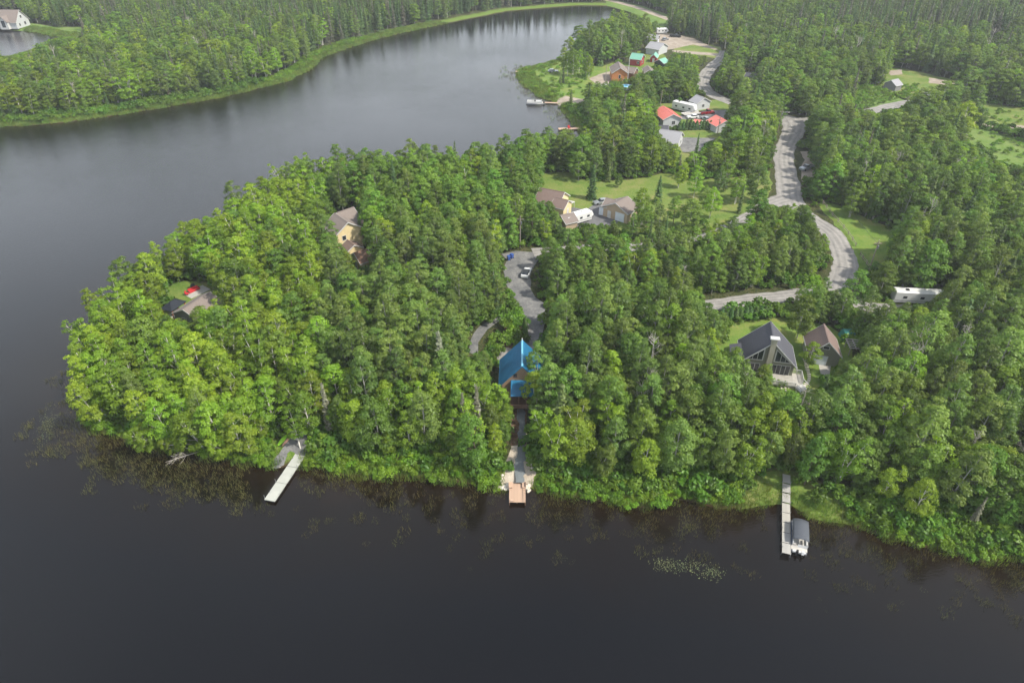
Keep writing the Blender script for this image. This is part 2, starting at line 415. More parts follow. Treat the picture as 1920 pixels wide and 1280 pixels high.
def np_mesh(name, V, F, mats, attrs=None, fattrs=None, smooth=False):
    me = bpy.data.meshes.new(name)
    nf, k = F.shape
    me.vertices.add(len(V)); me.vertices.foreach_set('co', V.astype(np.float32).ravel())
    me.loops.add(nf*k); me.loops.foreach_set('vertex_index', F.astype(np.int32).ravel())
    me.polygons.add(nf); me.polygons.foreach_set('loop_start', np.arange(0, nf*k, k, dtype=np.int32))
    try: me.polygons.foreach_set('loop_total', np.full(nf, k, dtype=np.int32))
    except Exception: pass
    if smooth: me.polygons.foreach_set('use_smooth', np.ones(nf, dtype=bool))
    for m_ in mats: me.materials.append(MATS[m_])
    me.update(calc_edges=True)
    for nm, a in (attrs or {}).items():
        at = me.attributes.new(nm, 'FLOAT', 'POINT'); at.data.foreach_set('value', a.astype(np.float32))
    for nm, a in (fattrs or {}).items():
        at = me.attributes.new(nm, 'FLOAT', 'FACE'); at.data.foreach_set('value', a.astype(np.float32))
    return me
V, F, S_ = grid_land()
g_me = np_mesh('ground', V, F, ['land'], {'bank': S_}, smooth=True)
ground = bpy.data.objects.new('ground', g_me); COL.objects.link(ground); tag(ground, kind='structure')

# water sheet over the beds; 'shore' = metres from the bank
m, n, l, b, o = newmat('water')
b.inputs['Roughness'].default_value = .02; b.inputs['IOR'].default_value = 1.333; b.inputs['Specular IOR Level'].default_value = .5
at = n.new('ShaderNodeAttribute'); at.attribute_name = 'shore'
g = n.new('ShaderNodeNewGeometry')
zz = n.new('ShaderNodeTexNoise'); zz.inputs['Scale'].default_value = .12; zz.inputs['Detail'].default_value = 6
l.new(g.outputs['Position'], zz.inputs['Vector'])
ad = n.new('ShaderNodeMath'); ad.operation = 'MULTIPLY_ADD'; ad.inputs[1].default_value = 9
l.new(zz.outputs['Fac'], ad.inputs[0])
sb = n.new('ShaderNodeMath'); sb.operation = 'SUBTRACT'; sb.inputs[1].default_value = 4.5
l.new(at.outputs['Fac'], sb.inputs[0]); l.new(sb.outputs[0], ad.inputs[2])
c = n.new('ShaderNodeValToRGB'); e = c.color_ramp.elements
mr = n.new('ShaderNodeMapRange'); mr.inputs[1].default_value = -2; mr.inputs[2].default_value = 22
l.new(ad.outputs[0], mr.inputs[0]); l.new(mr.outputs[0], c.inputs[0])
e[0].position = 0; e[0].color = (.0125, .0062, .0024, 1); e[1].position = 1; e[1].color = (.0022, .0024, .0034, 1)
k = e.new(.35); k.color = (.0045, .0028, .0016, 1)
l.new(c.outputs[0], b.inputs['Base Color'])
w1 = n.new('ShaderNodeMapping'); w1.inputs['Rotation'].default_value = (0, 0, R(-35)); w1.inputs['Scale'].default_value = (1, 2.6, 1)
l.new(g.outputs['Position'], w1.inputs[0])
n1 = n.new('ShaderNodeTexNoise'); n1.inputs['Scale'].default_value = 1.1; n1.inputs['Detail'].default_value = 4
l.new(w1.outputs[0], n1.inputs['Vector'])
n2 = n.new('ShaderNodeTexNoise'); n2.inputs['Scale'].default_value = .012; n2.inputs['Detail'].default_value = 3
l.new(g.outputs['Position'], n2.inputs['Vector'])
ws = n.new('ShaderNodeMapRange'); ws.inputs[1].default_value = .4; ws.inputs[2].default_value = .62; ws.inputs[3].default_value = .0; ws.inputs[4].default_value = .09
l.new(n2.outputs['Fac'], ws.inputs[0])
bp = n.new('ShaderNodeBump'); bp.inputs['Distance'].default_value = .35
yy = n.new('ShaderNodeSeparateXYZ'); l.new(g.outputs['Position'], yy.inputs[0])
fr_ = n.new('ShaderNodeMapRange'); fr_.inputs[1].default_value = 95; fr_.inputs[2].default_value = 190; fr_.inputs[3].default_value = .02; fr_.inputs[4].default_value = .20
fx_ = n.new('ShaderNodeMapRange'); fx_.inputs[1].default_value = 360; fx_.inputs[2].default_value = 450; fx_.inputs[3].default_value = 0; fx_.inputs[4].default_value = -.12
l.new(yy.outputs[1], fr_.inputs[0]); l.new(yy.outputs[1], fx_.inputs[0])
w_a = n.new('ShaderNodeMath'); l.new(fr_.outputs[0], w_a.inputs[0]); l.new(fx_.outputs[0], w_a.inputs[1])
w_b = n.new('ShaderNodeMath'); l.new(w_a.outputs[0], w_b.inputs[0]); l.new(ws.outputs[0], w_b.inputs[1])
l.new(w_b.outputs[0], bp.inputs['Strength']); l.new(n1.outputs['Fac'], bp.inputs['Height']); l.new(bp.outputs[0], b.inputs['Normal'])
ax = axis(-150, 150, 3, -900, 900); ay = np.concatenate([axis(30, 300, 3, -500, 290), axis(303, 560, 6, 303, 700)])
X, Y = np.meshgrid(ax, ay)
s = np.zeros(X.shape)
for i in range(X.shape[0]): s[i] = signed(X[i], Y[i])
idx = np.arange(X.size).reshape(X.shape)
F = np.stack([idx[:-1, :-1].ravel(), idx[:-1, 1:].ravel(), idx[1:, 1:].ravel(), idx[1:, :-1].ravel()], 1)
keep = (s.ravel()[F] < 8).any(1)
F = F[keep]
w_me = np_mesh('lake_water', np.stack([X.ravel(), Y.ravel(), np.zeros(X.size)], 1), F, ['water'], {'shore': np.maximum(0, -s.ravel())})
lw = bpy.data.objects.new('lake_water', w_me); COL.objects.link(lw); tag(lw, kind='structure')

# haze
hz = MB().box(-3300, 3300, -1000, 3300, -5.5, 89.5).build('haze', None); tag(hz, kind='stuff')
hm = bpy.data.materials.new('haze'); hm.use_nodes = True; hm.node_tree.nodes.clear()
ho = hm.node_tree.nodes.new('ShaderNodeOutputMaterial'); hv = hm.node_tree.nodes.new('ShaderNodeVolumePrincipled')
hv.inputs['Density'].default_value = .00019; hv.inputs['Color'].default_value = (.9, .95, 1, 1); hv.inputs['Anisotropy'].default_value = .2
hm.node_tree.links.new(hv.outputs[0], ho.inputs['Volume']); hz.data.materials.append(hm)

# ------------------------------------------------------------------ sheets: lawns, beaches, drives; roads
def sheet(name, poly, mat, off, step=2.0, kind='structure', label=None):
    xs = [p[0] for p in poly]; ys = [p[1] for p in poly]
    st = step if max(xs)-min(xs) < 90 else 4.0
    X, Y = np.meshgrid(np.arange(min(xs), max(xs), st), np.arange(min(ys), max(ys), st))
    X, Y = X.ravel()+.13, Y.ravel()+.17
    ok = inside(poly, X, Y) & (dist_poly(poly, X, Y) > st*.35)
    pts = [Vector(p) for p in poly]+[Vector((a, b_)) for a, b_ in zip(X[ok], Y[ok])]
    n_ = len(poly)
    vo, eo, fo, *_ = delaunay_2d_cdt(pts, [(i, (i+1) % n_) for i in range(n_)], [], 1, 1e-4)
    vx = np.array([v.x for v in vo]); vy = np.array([v.y for v in vo])
    z = hgt(vx, vy)+off
    me = bpy.data.meshes.new(name); me.from_pydata([(a, b_, c_) for a, b_, c_ in zip(vx, vy, z)], [], fo)
    me.materials.append(MATS[mat]); me.update()
    if len(me.polygons) and me.polygons[0].normal.z < 0: me.flip_normals()
    o = bpy.data.objects.new(name, me); COL.objects.link(o); tag(o, kind=kind)
    return o
ROADS = []                               # world centre lines with half widths, for keeping trees off
def ribbon(name, px, widths, mat, off, k=7):
    pts = smooth_line([G(a, b_) for a, b_ in px], k)
    ws_ = np.interp(np.linspace(0, 1, len(pts)), np.linspace(0, 1, len(widths)), widths)
    V_, F_, U_ = [], [], []
    L = 0; r_ = random.Random(len(pts)); nn = 7
    for i, p in enumerate(pts):
        a = Vector(pts[max(0, i-1)]); c_ = Vector(pts[min(len(pts)-1, i+1)])
        t = (c_-a).normalized(); nrm = Vector((-t.y, t.x))
        if i: L += (Vector(p)-Vector(pts[i-1])).length
        hw = ws_[i]/2
        j1, j2 = r_.uniform(-.3, .3), r_.uniform(-.3, .3)
        for q in range(nn):
            f = q/(nn-1)*2-1
            w_ = f*hw + (j1 if q == 0 else j2 if q == nn-1 else 0)
            V_.append((p[0]+nrm.x*w_, p[1]+nrm.y*w_, LZ+off+.05*(1-f*f))); U_.append((q/(nn-1), L))
    for i in range(len(pts)-1):
        for q in range(nn-1):
            F_.append((i*nn+q+1, i*nn+q, (i+1)*nn+q, (i+1)*nn+q+1))
    me = bpy.data.meshes.new(name); me.from_pydata(V_, [], F_); me.materials.append(MATS[mat])
    uv = me.uv_layers.new(name='UVMap')
    for lp in me.loops: uv.data[lp.index].uv = U_[lp.vertex_index]
    me.update()
    if me.polygons[0].normal.z < 0: me.flip_normals()
    o = bpy.data.objects.new(name, me); COL.objects.link(o); tag(o, kind='structure')
    ROADS.append((pts, max(widths)/2)); return o
# (px polygon, material, offset, jitter)
CLEAR_N = []
def pxsheet(name, px, mat, off, amp=.5, step=2.0, rec=True):
    if rec: CLEAR_N.append(name)
    o = sheet(name, rough(GP(px), 2.5, amp, int(px[0][0])), mat, off, step); return px
CLEAR = []      # photograph polygons where no tree stands
A = CLEAR.append
A(pxsheet('lawn', [(1002,345),(1010,326),(1060,322),(1100,338),(1180,338),(1262,322),(1300,338),(1380,332),(1442,320),(1448,350),(1432,380),(1400,405),(1330,425),(1270,442),(1200,440),(1120,432),(1060,425),(1046,400),(1030,372)], 'dry_lawn', .02))
A(pxsheet('lawn', [(1335,652),(1362,610),(1400,598),(1490,596),(1530,606),(1560,612),(1592,640),(1600,690),(1570,720),(1535,745),(1515,790),(1455,800),(1440,750),(1380,700),(1340,690)], 'lawn', .02))
A(pxsheet('lawn', [(1532,374),(1590,388),(1625,410),(1700,440),(1690,470),(1660,500),(1620,545),(1600,530),(1606,500),(1600,470),(1575,430),(1545,400)], 'lawn', .02))
pxsheet('lawn', [(1600,560),(1780,560),(1800,600),(1760,640),(1640,620),(1598,590)], 'dry_lawn', .02, rec=False)
A(pxsheet('lawn', [(300,535),(345,525),(400,530),(410,560),(400,585),(350,600),(310,590),(296,560)], 'dry_lawn', .02))
A(pxsheet('meadow', [(1740,238),(1800,228),(1920,262),(2050,290),(2050,350),(1920,322),(1870,312),(1815,270)], 'meadow', .02))
A(pxsheet('meadow', [(1770,192),(1830,190),(1900,200),(2050,215),(2050,262),(1930,248),(1850,240),(1790,215)], 'dry_lawn', .02))
A(pxsheet('meadow', [(1590,165),(1640,160),(1710,190),(1640,204),(1600,196)], 'meadow', .02))
A(pxsheet('meadow', [(1800,73),(1930,76),(2100,80),(2100,88),(1930,84),(1800,80)], 'meadow', .02))
A(pxsheet('meadow', [(1660,128),(1690,128),(1790,150),(1850,160),(1840,176),(1750,186),(1700,190),(1650,166)], 'dry_lawn', .02))
A(pxsheet('lawn', [(1262,92),(1300,82),(1352,88),(1352,112),(1320,106),(1266,96)], 'dry_lawn', .02))
A(pxsheet('lawn', [(978,124),(1050,116),(1130,125),(1150,118),(1215,118),(1235,120),(1245,140),(1205,146),(1160,160),(1100,196),(1090,205),(1062,200),(1042,190),(1012,183),(990,165),(970,142)], 'lawn', .02))
A(pxsheet('lawn', [(1195,96),(1235,92),(1258,118),(1252,146),(1200,130)], 'dry_lawn', .028))
A(pxsheet('lawn', [(1276,244),(1362,243),(1362,262),(1330,280),(1290,318),(1262,318),(1268,290)], 'dry_lawn', .02))
A(pxsheet('lawn', [(1215,196),(1380,185),(1375,232),(1262,238),(1220,240)], 'dry_lawn', .026))
A(pxsheet('lawn', [(0,46),(60,44),(110,52),(150,50),(175,62),(130,70),(100,66),(75,60),(0,56),(-120,58),(-120,40)], 'meadow', .02))
A(pxsheet('lawn', [(1130,-6),(1205,12),(1260,30),(1262,52),(1235,58),(1215,56),(1170,52),(1206,46),(1206,38),(1182,21),(1140,11)], 'meadow', .02))
pxsheet('shore_clearing', [(1392,895),(1455,880),(1520,890),(1590,930),(1600,985),(1547,975),(1513,967),(1487,948),(1455,943),(1423,948),(1393,953)], 'dry_lawn', .03, .3, 1.2, rec=False)
CLEAR_N.append('clearing'); A([(1392,895),(1462,885),(1486,885),(1500,915),(1590,965),(1600,985),(1547,975),(1487,948),(1455,943),(1393,953)])
# gravel and paving
A(pxsheet('asphalt_drive', [(1072,389),(1086,391),(1099,394),(1114,383),(1121,379),(1128,381),(1130,392),(1165,410),(1150,424),(1120,432),(1074,432),(1048,418),(1050,402)], 'asphalt', .034, .1))
A(pxsheet('asphalt_drive', [(1276,258),(1342,259),(1330,272),(1312,284),(1280,286),(1272,270)], 'dark_gravel', .034, .2))
A(pxsheet('asphalt_drive', [(1270,224),(1372,224),(1360,206),(1318,208),(1280,214)], 'dark_gravel', .034, .2))
A(pxsheet('gravel_yard', [(1216,62),(1240,60),(1300,72),(1352,96),(1300,84),(1262,92),(1240,96),(1214,86)], 'tan_gravel', .034, .4))
A(pxsheet('gravel_yard', [(1260,94),(1352,101),(1352,106),(1262,99)], 'tan_gravel', .034, .2))
A(pxsheet('gravel_yard', [(1104,148),(1128,138),(1145,134),(1160,142),(1150,156),(1118,158)], 'tan_gravel', .034, .2))
A(pxsheet('gravel_yard', [(1046,184),(1060,180),(1090,186),(1108,183),(1110,190),(1085,194),(1062,192),(1048,196),(1042,192)], 'tan_gravel', .034, .15, 1.2))
A(pxsheet('gravel_yard', [(1500,284),(1522,284),(1526,296),(1530,330),(1516,345),(1502,340),(1502,320),(1504,312),(1508,300)], 'tan_gravel', .03, .3))
A(pxsheet('gravel_yard', [(1664,134),(1690,130),(1692,140),(1670,142)], 'tan_gravel', .034, .2))
A(pxsheet('gravel_yard', [(1655,160),(1680,162),(1676,172),(1660,168)], 'tan_gravel', .034, .2))
A(pxsheet('gravel_yard', [(1742,146),(1780,152),(1838,166),(1830,174),(1780,160),(1742,156)], 'tan_gravel', .034, .2))
A(pxsheet('gravel_yard', [(1780,218),(1850,232),(1930,236),(1930,248),(1860,240),(1800,226)], 'tan_gravel', .034, .2))
A(pxsheet('gravel_yard', [(1700,236),(1722,238),(1728,256),(1712,256)], 'tan_gravel', .034, .2))
A(pxsheet('island_bed', [(945,612),(975,590),(985,605),(985,642),(968,655),(945,650)], 'mulch', .036, .1))
A(pxsheet('gravel_turnaround', [(940,476),(968,470),(1010,473),(1010,484),(1000,500),(993,520),(996,540),(1004,558),(1024,572),(1060,578),(1060,588),(1022,590),(1018,650),(986,650),(985,604),(972,592),(940,600),(915,618),(898,642),(896,668),(880,660),(884,636),(896,612),(920,598),(950,588),(974,583),(962,560),(950,535),(945,505),(950,488)], 'dark_gravel', .030, .3))
A(pxsheet('parking_court', [(932,652),(985,648),(1025,648),(1025,690),(1000,700),(940,700),(930,680)], 'gravel', .024, .2))
A(pxsheet('garage_drive', [(1534,677),(1559,680),(1556,700),(1548,712),(1540,705),(1536,690)], 'concrete', .034, .05))
A(pxsheet('landing', [(962,750),(990,748),(988,800),(986,840),(992,868),(1003,885),(998,909),(940,909),(936,898),(948,872),(956,840),(958,790)], 'sand', .03, .25, 1.0))
A(pxsheet('landing', [(962,750),(990,748),(988,800),(986,832),(958,836),(958,790)], 'mulch', .034, .15, 1.0))
A(pxsheet('landing', [(548,798),(572,798),(577,830),(573,850),(547,874),(510,874),(516,856),(530,840),(543,818)], 'dark_gravel', .03, .2, 1.0))
pxsheet('sand_strip', [(500,874),(515,866),(540,868),(540,876)], 'sand', .04, .1, 1.0, rec=False)
# roads
ribbon('gravel_road', [(1484,222),(1490,232),(1487,248),(1477,268),(1470,295),(1474,325),(1479,350),(1482,372),(1500,398),(1535,420),(1560,438),(1578,468),(1585,500),(1576,530),(1570,552)], [10.5, 9.5, 7.6, 6.8, 6.6, 7.6, 7.4, 6.6, 6, 6, 6.2, 6.4, 6], 'road_gravel', .030)
ribbon('gravel_road', [(1570,546),(1530,549),(1480,555),(1400,563),(1340,572),(1260,580),(1190,584),(1110,586),(1040,584)], [6.5, 5.5, 5, 4.6, 4.6, 4.6, 5, 6], 'road_gravel', .040)
ribbon('gravel_road', [(1580,552),(1620,574),(1660,578),(1720,582)], [6, 4.5, 4, 4], 'road_gravel', .046)
ribbon('gravel_road', [(1474,372),(1440,385),(1400,410),(1340,440),(1280,458),(1180,466),(1100,468),(1000,476)], [7, 5, 5, 5, 5, 6], 'road_gravel', .050)
ribbon('gravel_road', [(1360,96),(1350,112),(1336,124),(1322,142),(1319,160),(1340,180),(1400,202),(1450,214),(1486,224)], [6, 6, 6, 6.2, 6, 6, 6, 7], 'road_gravel', .056)
ribbon('gravel_road', [(1500,226),(1560,222),(1638,208),(1672,199),(1708,192),(1760,186)], [6, 6, 6, 6.5, 6, 6], 'road_gravel', .062)
ribbon('gravel_road', [(1060,-14),(1117,-4),(1160,5),(1205,18),(1247,34),(1300,50)], [6, 6, 6, 6, 6], 'tan_gravel', .03)
ribbon('footpath', [(975,760),(979,800),(978,840),(975,870),(973,905)], [1.3, 1.4, 1.5, 1.6], 'slate_mat', .05)
ROADS = ROADS[:-1]

# ------------------------------------------------------------------ houses
def gable(name, label, cat, pf, pb, zr, ze, hw, wall, roof, over=.45, wins=(), doors=(), trim='white_paint', ridge=None, seams=False, base=LZ, L=None, group=None, hwl=None):
    """gable building whose ridge runs from photo point pf (front) to pb (back) at height zr above the land"""
    f = GV(pf[0], pf[1], base+zr); bk = GV(pb[0], pb[1], base+zr)
    d = (bk-f); d.z = 0
    Ln = L or d.length; d.normalize()
    rz = math.atan2(d.y, d.x)-math.pi/2
    t = thing(name, label, cat, (f.x+d.x*over, f.y+d.y*over, base), rz, group)
    Ln -= 2*over
    hl = hwl or hw; hr = hw              # left may reach further than the right
    th = .16
    sl = (zr-ze)/hw
    zel = zr-sl*hl; zer = ze
    def gab(y0, y1): return MB().hexa([(-hl, y0, 0), (hr, y0, 0), (hr, y1, 0), (-hl, y1, 0)], [(-hl, y0, zel), (hr, y0, zer), (hr, y1, zer), (-hl, y1, zel)]).hexa(
        [(-hl, y0, zel), (hr, y0, zer), (hr, y1, zer), (-hl, y1, zel)], [(-.01, y0, zr-.02), (.01, y0, zr-.02), (.01, y1, zr-.02), (-.01, y1, zr-.02)])
    gab(0, th).build('wall', wall, t); gab(Ln-th, Ln).build('wall', wall, t)
    MB().box(-hl, -hl+th, th, Ln-th, 0, zel-.02).build('wall', wall, t); MB().box(hr-th, hr, th, Ln-th, 0, zer-.02).build('wall', wall, t)
    ol, orr = over, over
    for sgn, hh, zz_ in ((-1, hl, zel), (1, hr, zer)):
        e_ = hh+over; ez = zr-sl*e_
        q = [(0, -over, zr+.12), (sgn*e_, -over, ez+.12), (sgn*e_, Ln+over, ez+.12), (0, Ln+over, zr+.12)]
        if sgn < 0: q = q[::-1]
        rf = MB().slab(q, .14).build('roof_slope', roof, t)
        if seams:
            mb = MB(); k_ = int((Ln+2*over)/.42)
            for j in range(k_+1):
                yy = -over+.03+j*(Ln+2*over-.06)/k_
                a_ = (0, yy, zr+.135); c_ = (sgn*e_, yy, ez+.135)
                mb.tube(a_, c_, .022, k=4)
            s_ = mb.build('seam', roof, rf); s_['kind'] = 'stuff'
        # barge boards and eave board
        for yy in (-over-.04, Ln+over+.04):
            MB().hexa([(0, yy-.03, zr-.12), (sgn*e_, yy-.03, ez-.12), (sgn*e_, yy+.03, ez-.12), (0, yy+.03, zr-.12)],
                      [(0, yy-.03, zr+.14), (sgn*e_, yy-.03, ez+.14), (sgn*e_, yy+.03, ez+.14), (0, yy+.03, zr+.14)]).build('barge_board', trim, t)
        MB().box(sgn*e_-.05 if sgn < 0 else sgn*e_, sgn*e_ if sgn < 0 else sgn*e_+.05, -over, Ln+over, ez-.1, ez+.1).build('gutter', trim, t)
    MB().slab([(-.18, -over-.02, zr+.10), (0, -over-.02, zr+.17), (0, Ln+over+.02, zr+.17), (-.18, Ln+over+.02, zr+.10)], .03).slab(
        [(0, -over-.02, zr+.17), (.18, -over-.02, zr+.10), (.18, Ln+over+.02, zr+.10), (0, Ln+over+.02, zr+.17)], .03).build('ridge_cap', ridge or roof, t)
    t['_d'] = (Ln, hl, hr)
    for w in wins: window(t, Ln, hl, hr, *w)
    for w in doors: door(t, Ln, hl, hr, *w)
    del t['_d']
    return t, Ln
def face_frame(face, Ln, hl, hr):
    return {'F': (Vector((0, 0, 0)), Vector((1, 0, 0)), Vector((0, -1, 0))), 'B': (Vector((0, Ln, 0)), Vector((-1, 0, 0)), Vector((0, 1, 0))),
            'L': (Vector((-hl, Ln/2, 0)), Vector((0, -1, 0)), Vector((-1, 0, 0))), 'R': (Vector((hr, Ln/2, 0)), Vector((0, 1, 0)), Vector((1, 0, 0)))}[face]
def plate(mb, o_, u_, n_, pts, d0, d1):
    """outline pts (u, z) on a wall, from d0 to d1 out of it"""
    a = [o_+u_*p[0]+n_*d0+Vector((0, 0, p[1])) for p in pts]; b_ = [o_+u_*p[0]+n_*d1+Vector((0, 0, p[1])) for p in pts]
    i = len(mb.v); k_ = len(pts); mb.v += [tuple(q) for q in a+b_]
    mb.f.append(tuple(i+j for j in reversed(range(k_)))); mb.f.append(tuple(i+k_+j for j in range(k_)))
    for j in range(k_):
        q = (j+1) % k_; mb.f.append((i+j, i+q, i+k_+q, i+k_+j))
    return mb
def window(t, Ln, hl, hr, face, u, z, w, h, cols=1, rows=1, trim='white_paint'):
    o_, u_, n_ = face_frame(face, Ln, hl, hr)
    fr = MB(); fw = .10
    x0, x1, z0, z1 = u-w/2, u+w/2, z, z+h
    for q in ([(x0-fw, z0-fw), (x1+fw, z0-fw), (x1+fw, z0), (x0-fw, z0)], [(x0-fw, z1), (x1+fw, z1), (x1+fw, z1+fw), (x0-fw, z1+fw)],
              [(x0-fw, z0), (x0, z0), (x0, z1), (x0-fw, z1)], [(x1, z0), (x1+fw, z0), (x1+fw, z1), (x1, z1)]):
        plate(fr, o_, u_, n_, q, .0, .07)
    for j in range(1, cols):
        xm = x0+(x1-x0)*j/cols; plate(fr, o_, u_, n_, [(xm-.04, z0), (xm+.04, z0), (xm+.04, z1), (xm-.04, z1)], .0, .06)
    for j in range(1, rows):
        zm = z0+(z1-z0)*j/rows; plate(fr, o_, u_, n_, [(x0, zm-.03), (x1, zm-.03), (x1, zm+.03), (x0, zm+.03)], .0, .055)
    wo_ = fr.build('window', trim, t)
    for j in range(cols):
        a, b_ = x0+(x1-x0)*j/cols, x0+(x1-x0)*(j+1)/cols
        plate(MB(), o_, u_, n_, [(a+.01, z0), (b_-.01, z0), (b_-.01, z1), (a+.01, z1)], .005, .03).build('pane', 'window_glass', wo_)
def door(t, Ln, hl, hr, face, u, z, w, h, mat='white_paint', panels=0):
    o_, u_, n_ = face_frame(face, Ln, hl, hr)
    fr = MB()
    x0, x1, z1 = u-w/2, u+w/2, z+h
    for q in ([(x0-.1, z), (x0, z), (x0, z1), (x0-.1, z1)], [(x1, z), (x1+.1, z), (x1+.1, z1), (x1, z1)], [(x0-.1, z1), (x1+.1, z1), (x1+.1, z1+.1), (x0-.1, z1+.1)]):
        plate(fr, o_, u_, n_, q, 0, .08)
    fr.build('door_frame', 'white_paint', t)
    if panels:
        d = MB()
        for j in range(panels):
            a = z+.02+j*(h-.02)/panels; plate(d, o_, u_, n_, [(x0, a), (x1, a), (x1, a+(h-.02)/panels-.04), (x0, a+(h-.02)/panels-.04)], .0, .05)
        plate(d, o_, u_, n_, [(x0, z), (x1, z), (x1, z1), (x0, z1)], .0, .02)
        d.build('garage_door', mat, t)
    else:
        d = plate(MB(), o_, u_, n_, [(x0, z), (x1, z), (x1, z1), (x0, z1)], .0, .05).build('door', mat, t)
        hp = o_+u_*(x1-.12)+n_*.09+Vector((0, 0, z+1.0))
        MB().box(hp.x-.05, hp.x+.05, hp.y-.05, hp.y+.05, hp.z-.04, hp.z+.04).build('handle', 'grey_metal', d)

# blue-roofed cabin above the wooden landing
t, Ln = gable('cabin', 'brown timber cabin with a steep bright blue metal roof above the sandy path', 'cabin', (979, 687), (979, 638), 8.6, 4.4, 3.8, 'log_tan', 'blue_roof', .6,
      wins=[('F', -1.3, 5.6, .6, .8, 1, 1, 'brown_wood'), ('F', 3.0, 2.6, .9, 1.0, 1, 1, 'brown_wood'), ('R', 0, 1.2, 1.2, 1.1, 2), ('L', -1.5, 1.2, 1.2, 1.1, 2), ('L', 2, 1.2, 1.2, 1.1, 2), ('B', 1.8, 1.3, 1.1, 1.1, 2)],
      doors=[('B', -1.2, .1, .95, 2.1, 'brown_wood')], trim='blue_roof', ridge='blue_ridge', seams=True)
pr = MB().slab([(-2.1, -3.6, 3.9), (2.3, -3.6, 3.0+.9), (2.3, -.02, 4.9), (-2.1, -.02, 4.9)], .12).build('porch_roof', 'blue_roof', t)
mb = MB()
for j in range(11): mb.tube((-2.05+j*.43, -3.6, 3.91), (-2.05+j*.43, -.03, 4.91), .02, k=4)
mb.build('seam', 'blue_roof', pr)['kind'] = 'stuff'
MB().box(-2.2, 2.4, -3.9, -.02, 1.15, 1.3).build('deck', 'brown_wood', t)
for x in (-2.1, -.6, .8, 2.3): MB().box(x-.07, x+.07, -3.75, -3.61, 0, 3.86).build('post', 'brown_wood', t)
MB().box(-2.2, 2.4, -3.92, -3.86, 1.31, 2.15).build('railing', 'brown_wood', t)
for x in (-1.4, -.3, .8, 1.7):
    w_ = MB().box(x-.42, x+.42, -.06, -.01, 1.4, 3.3).build('window', 'black_trim', t)
    MB().box(x-.36, x+.36, -.075, -.062, 1.46, 3.24).build('pane', 'window_glass', w_)
MB().tube((0, Ln+.3, 8.75), (0, Ln+.3, 9.3), .10, .10, 8).build('vent_pipe', 'white_paint', t)

# lake house with the dark roof
t, Ln = gable('lake_house', 'sage green house with dark shingle roof, tall chimney and white deck', 'house', (1452, 643), (1445, 603), 8.2, 3.2, 5.0, 'sage_siding', 'dark_shingle', .5, trim='white_paint',
      wins=[('R', -2, 1.2, 1.2, 1.2, 2), ('R', 2.5, 1.2, 1.2, 1.2, 2), ('L', 2, 1.2, 1.2, 1.2, 2), ('B', 0, 4.2, 1.4, 1.2, 2)])
for nm, q in (('window', [(1.0, 3.5), (4.2, 3.5), (1.0, 6.3)]), ('window', [(-1.3, 3.5), (-4.3, 3.5), (-1.3, 6.2)])):
    o_, u_, n_ = face_frame('F', Ln, 5, 5)
    cx_ = sum(p[0] for p in q)/3; cz_ = sum(p[1] for p in q)/3
    if q[1][0] < 0: q = [q[0], q[2], q[1]]
    big = [(cx_+(p[0]-cx_)*1.13, cz_+(p[1]-cz_)*1.13) for p in q]
    w_ = plate(MB(), o_, u_, n_, big, 0, .05).build('window', 'white_paint', t)
    plate(MB(), o_, u_, n_, [(cx_+(p[0]-cx_)*.9, cz_+(p[1]-cz_)*.9) for p in q], .051, .065).build('pane', 'window_glass', w_)
    x0, x1 = (min(p[0] for p in q), max(p[0] for p in q))
    for fx in (.34, .64):
        xm = x0+(x1-x0)*fx if x0 > 0 else x1-(x1-x0)*fx
        plate(MB(), o_, u_, n_, [(xm-.05, 3.5), (xm+.05, 3.5), (xm+.05, 3.5+2.8*(1-fx)), (xm-.05, 3.5+2.8*(1-fx))], .066, .09).build('mullion', 'white_paint', w_)
window(t, Ln, 5, 5, 'F', 2.6, .5, 3.4, 2.2, 4, 1)
window(t, Ln, 5, 5, 'F', -2.9, .5, 2.6, 2.0, 3, 1)
ch = MB().box(-.55, .45, -.75, -.02, 0, 9.2, (.0, .0, .0, .0)).build('chimney', 'sage_light', t)
MB().hexa([(-1.0, -.95, 9.2), (.9, -.95, 9.2), (.9, .1, 9.2), (-1.0, .1, 9.2)], [(-.9, -.9, 9.4), (.8, -.9, 9.4), (.8, .05, 9.4), (-.9, .05, 9.4)]).build('chimney_cap', 'white_paint', ch)
# side wing
MB().box(-7.0, -5.02, 1.2, 5.0, 0, 2.4).build('wing_wall', 'sage_siding', t)
MB().slab([(-7.3, .8, 2.7), (-5.02, .8, 3.4), (-5.02, 5.4, 3.4), (-7.3, 5.4, 2.7)], .15).build('wing_roof', 'dark_shingle', t)
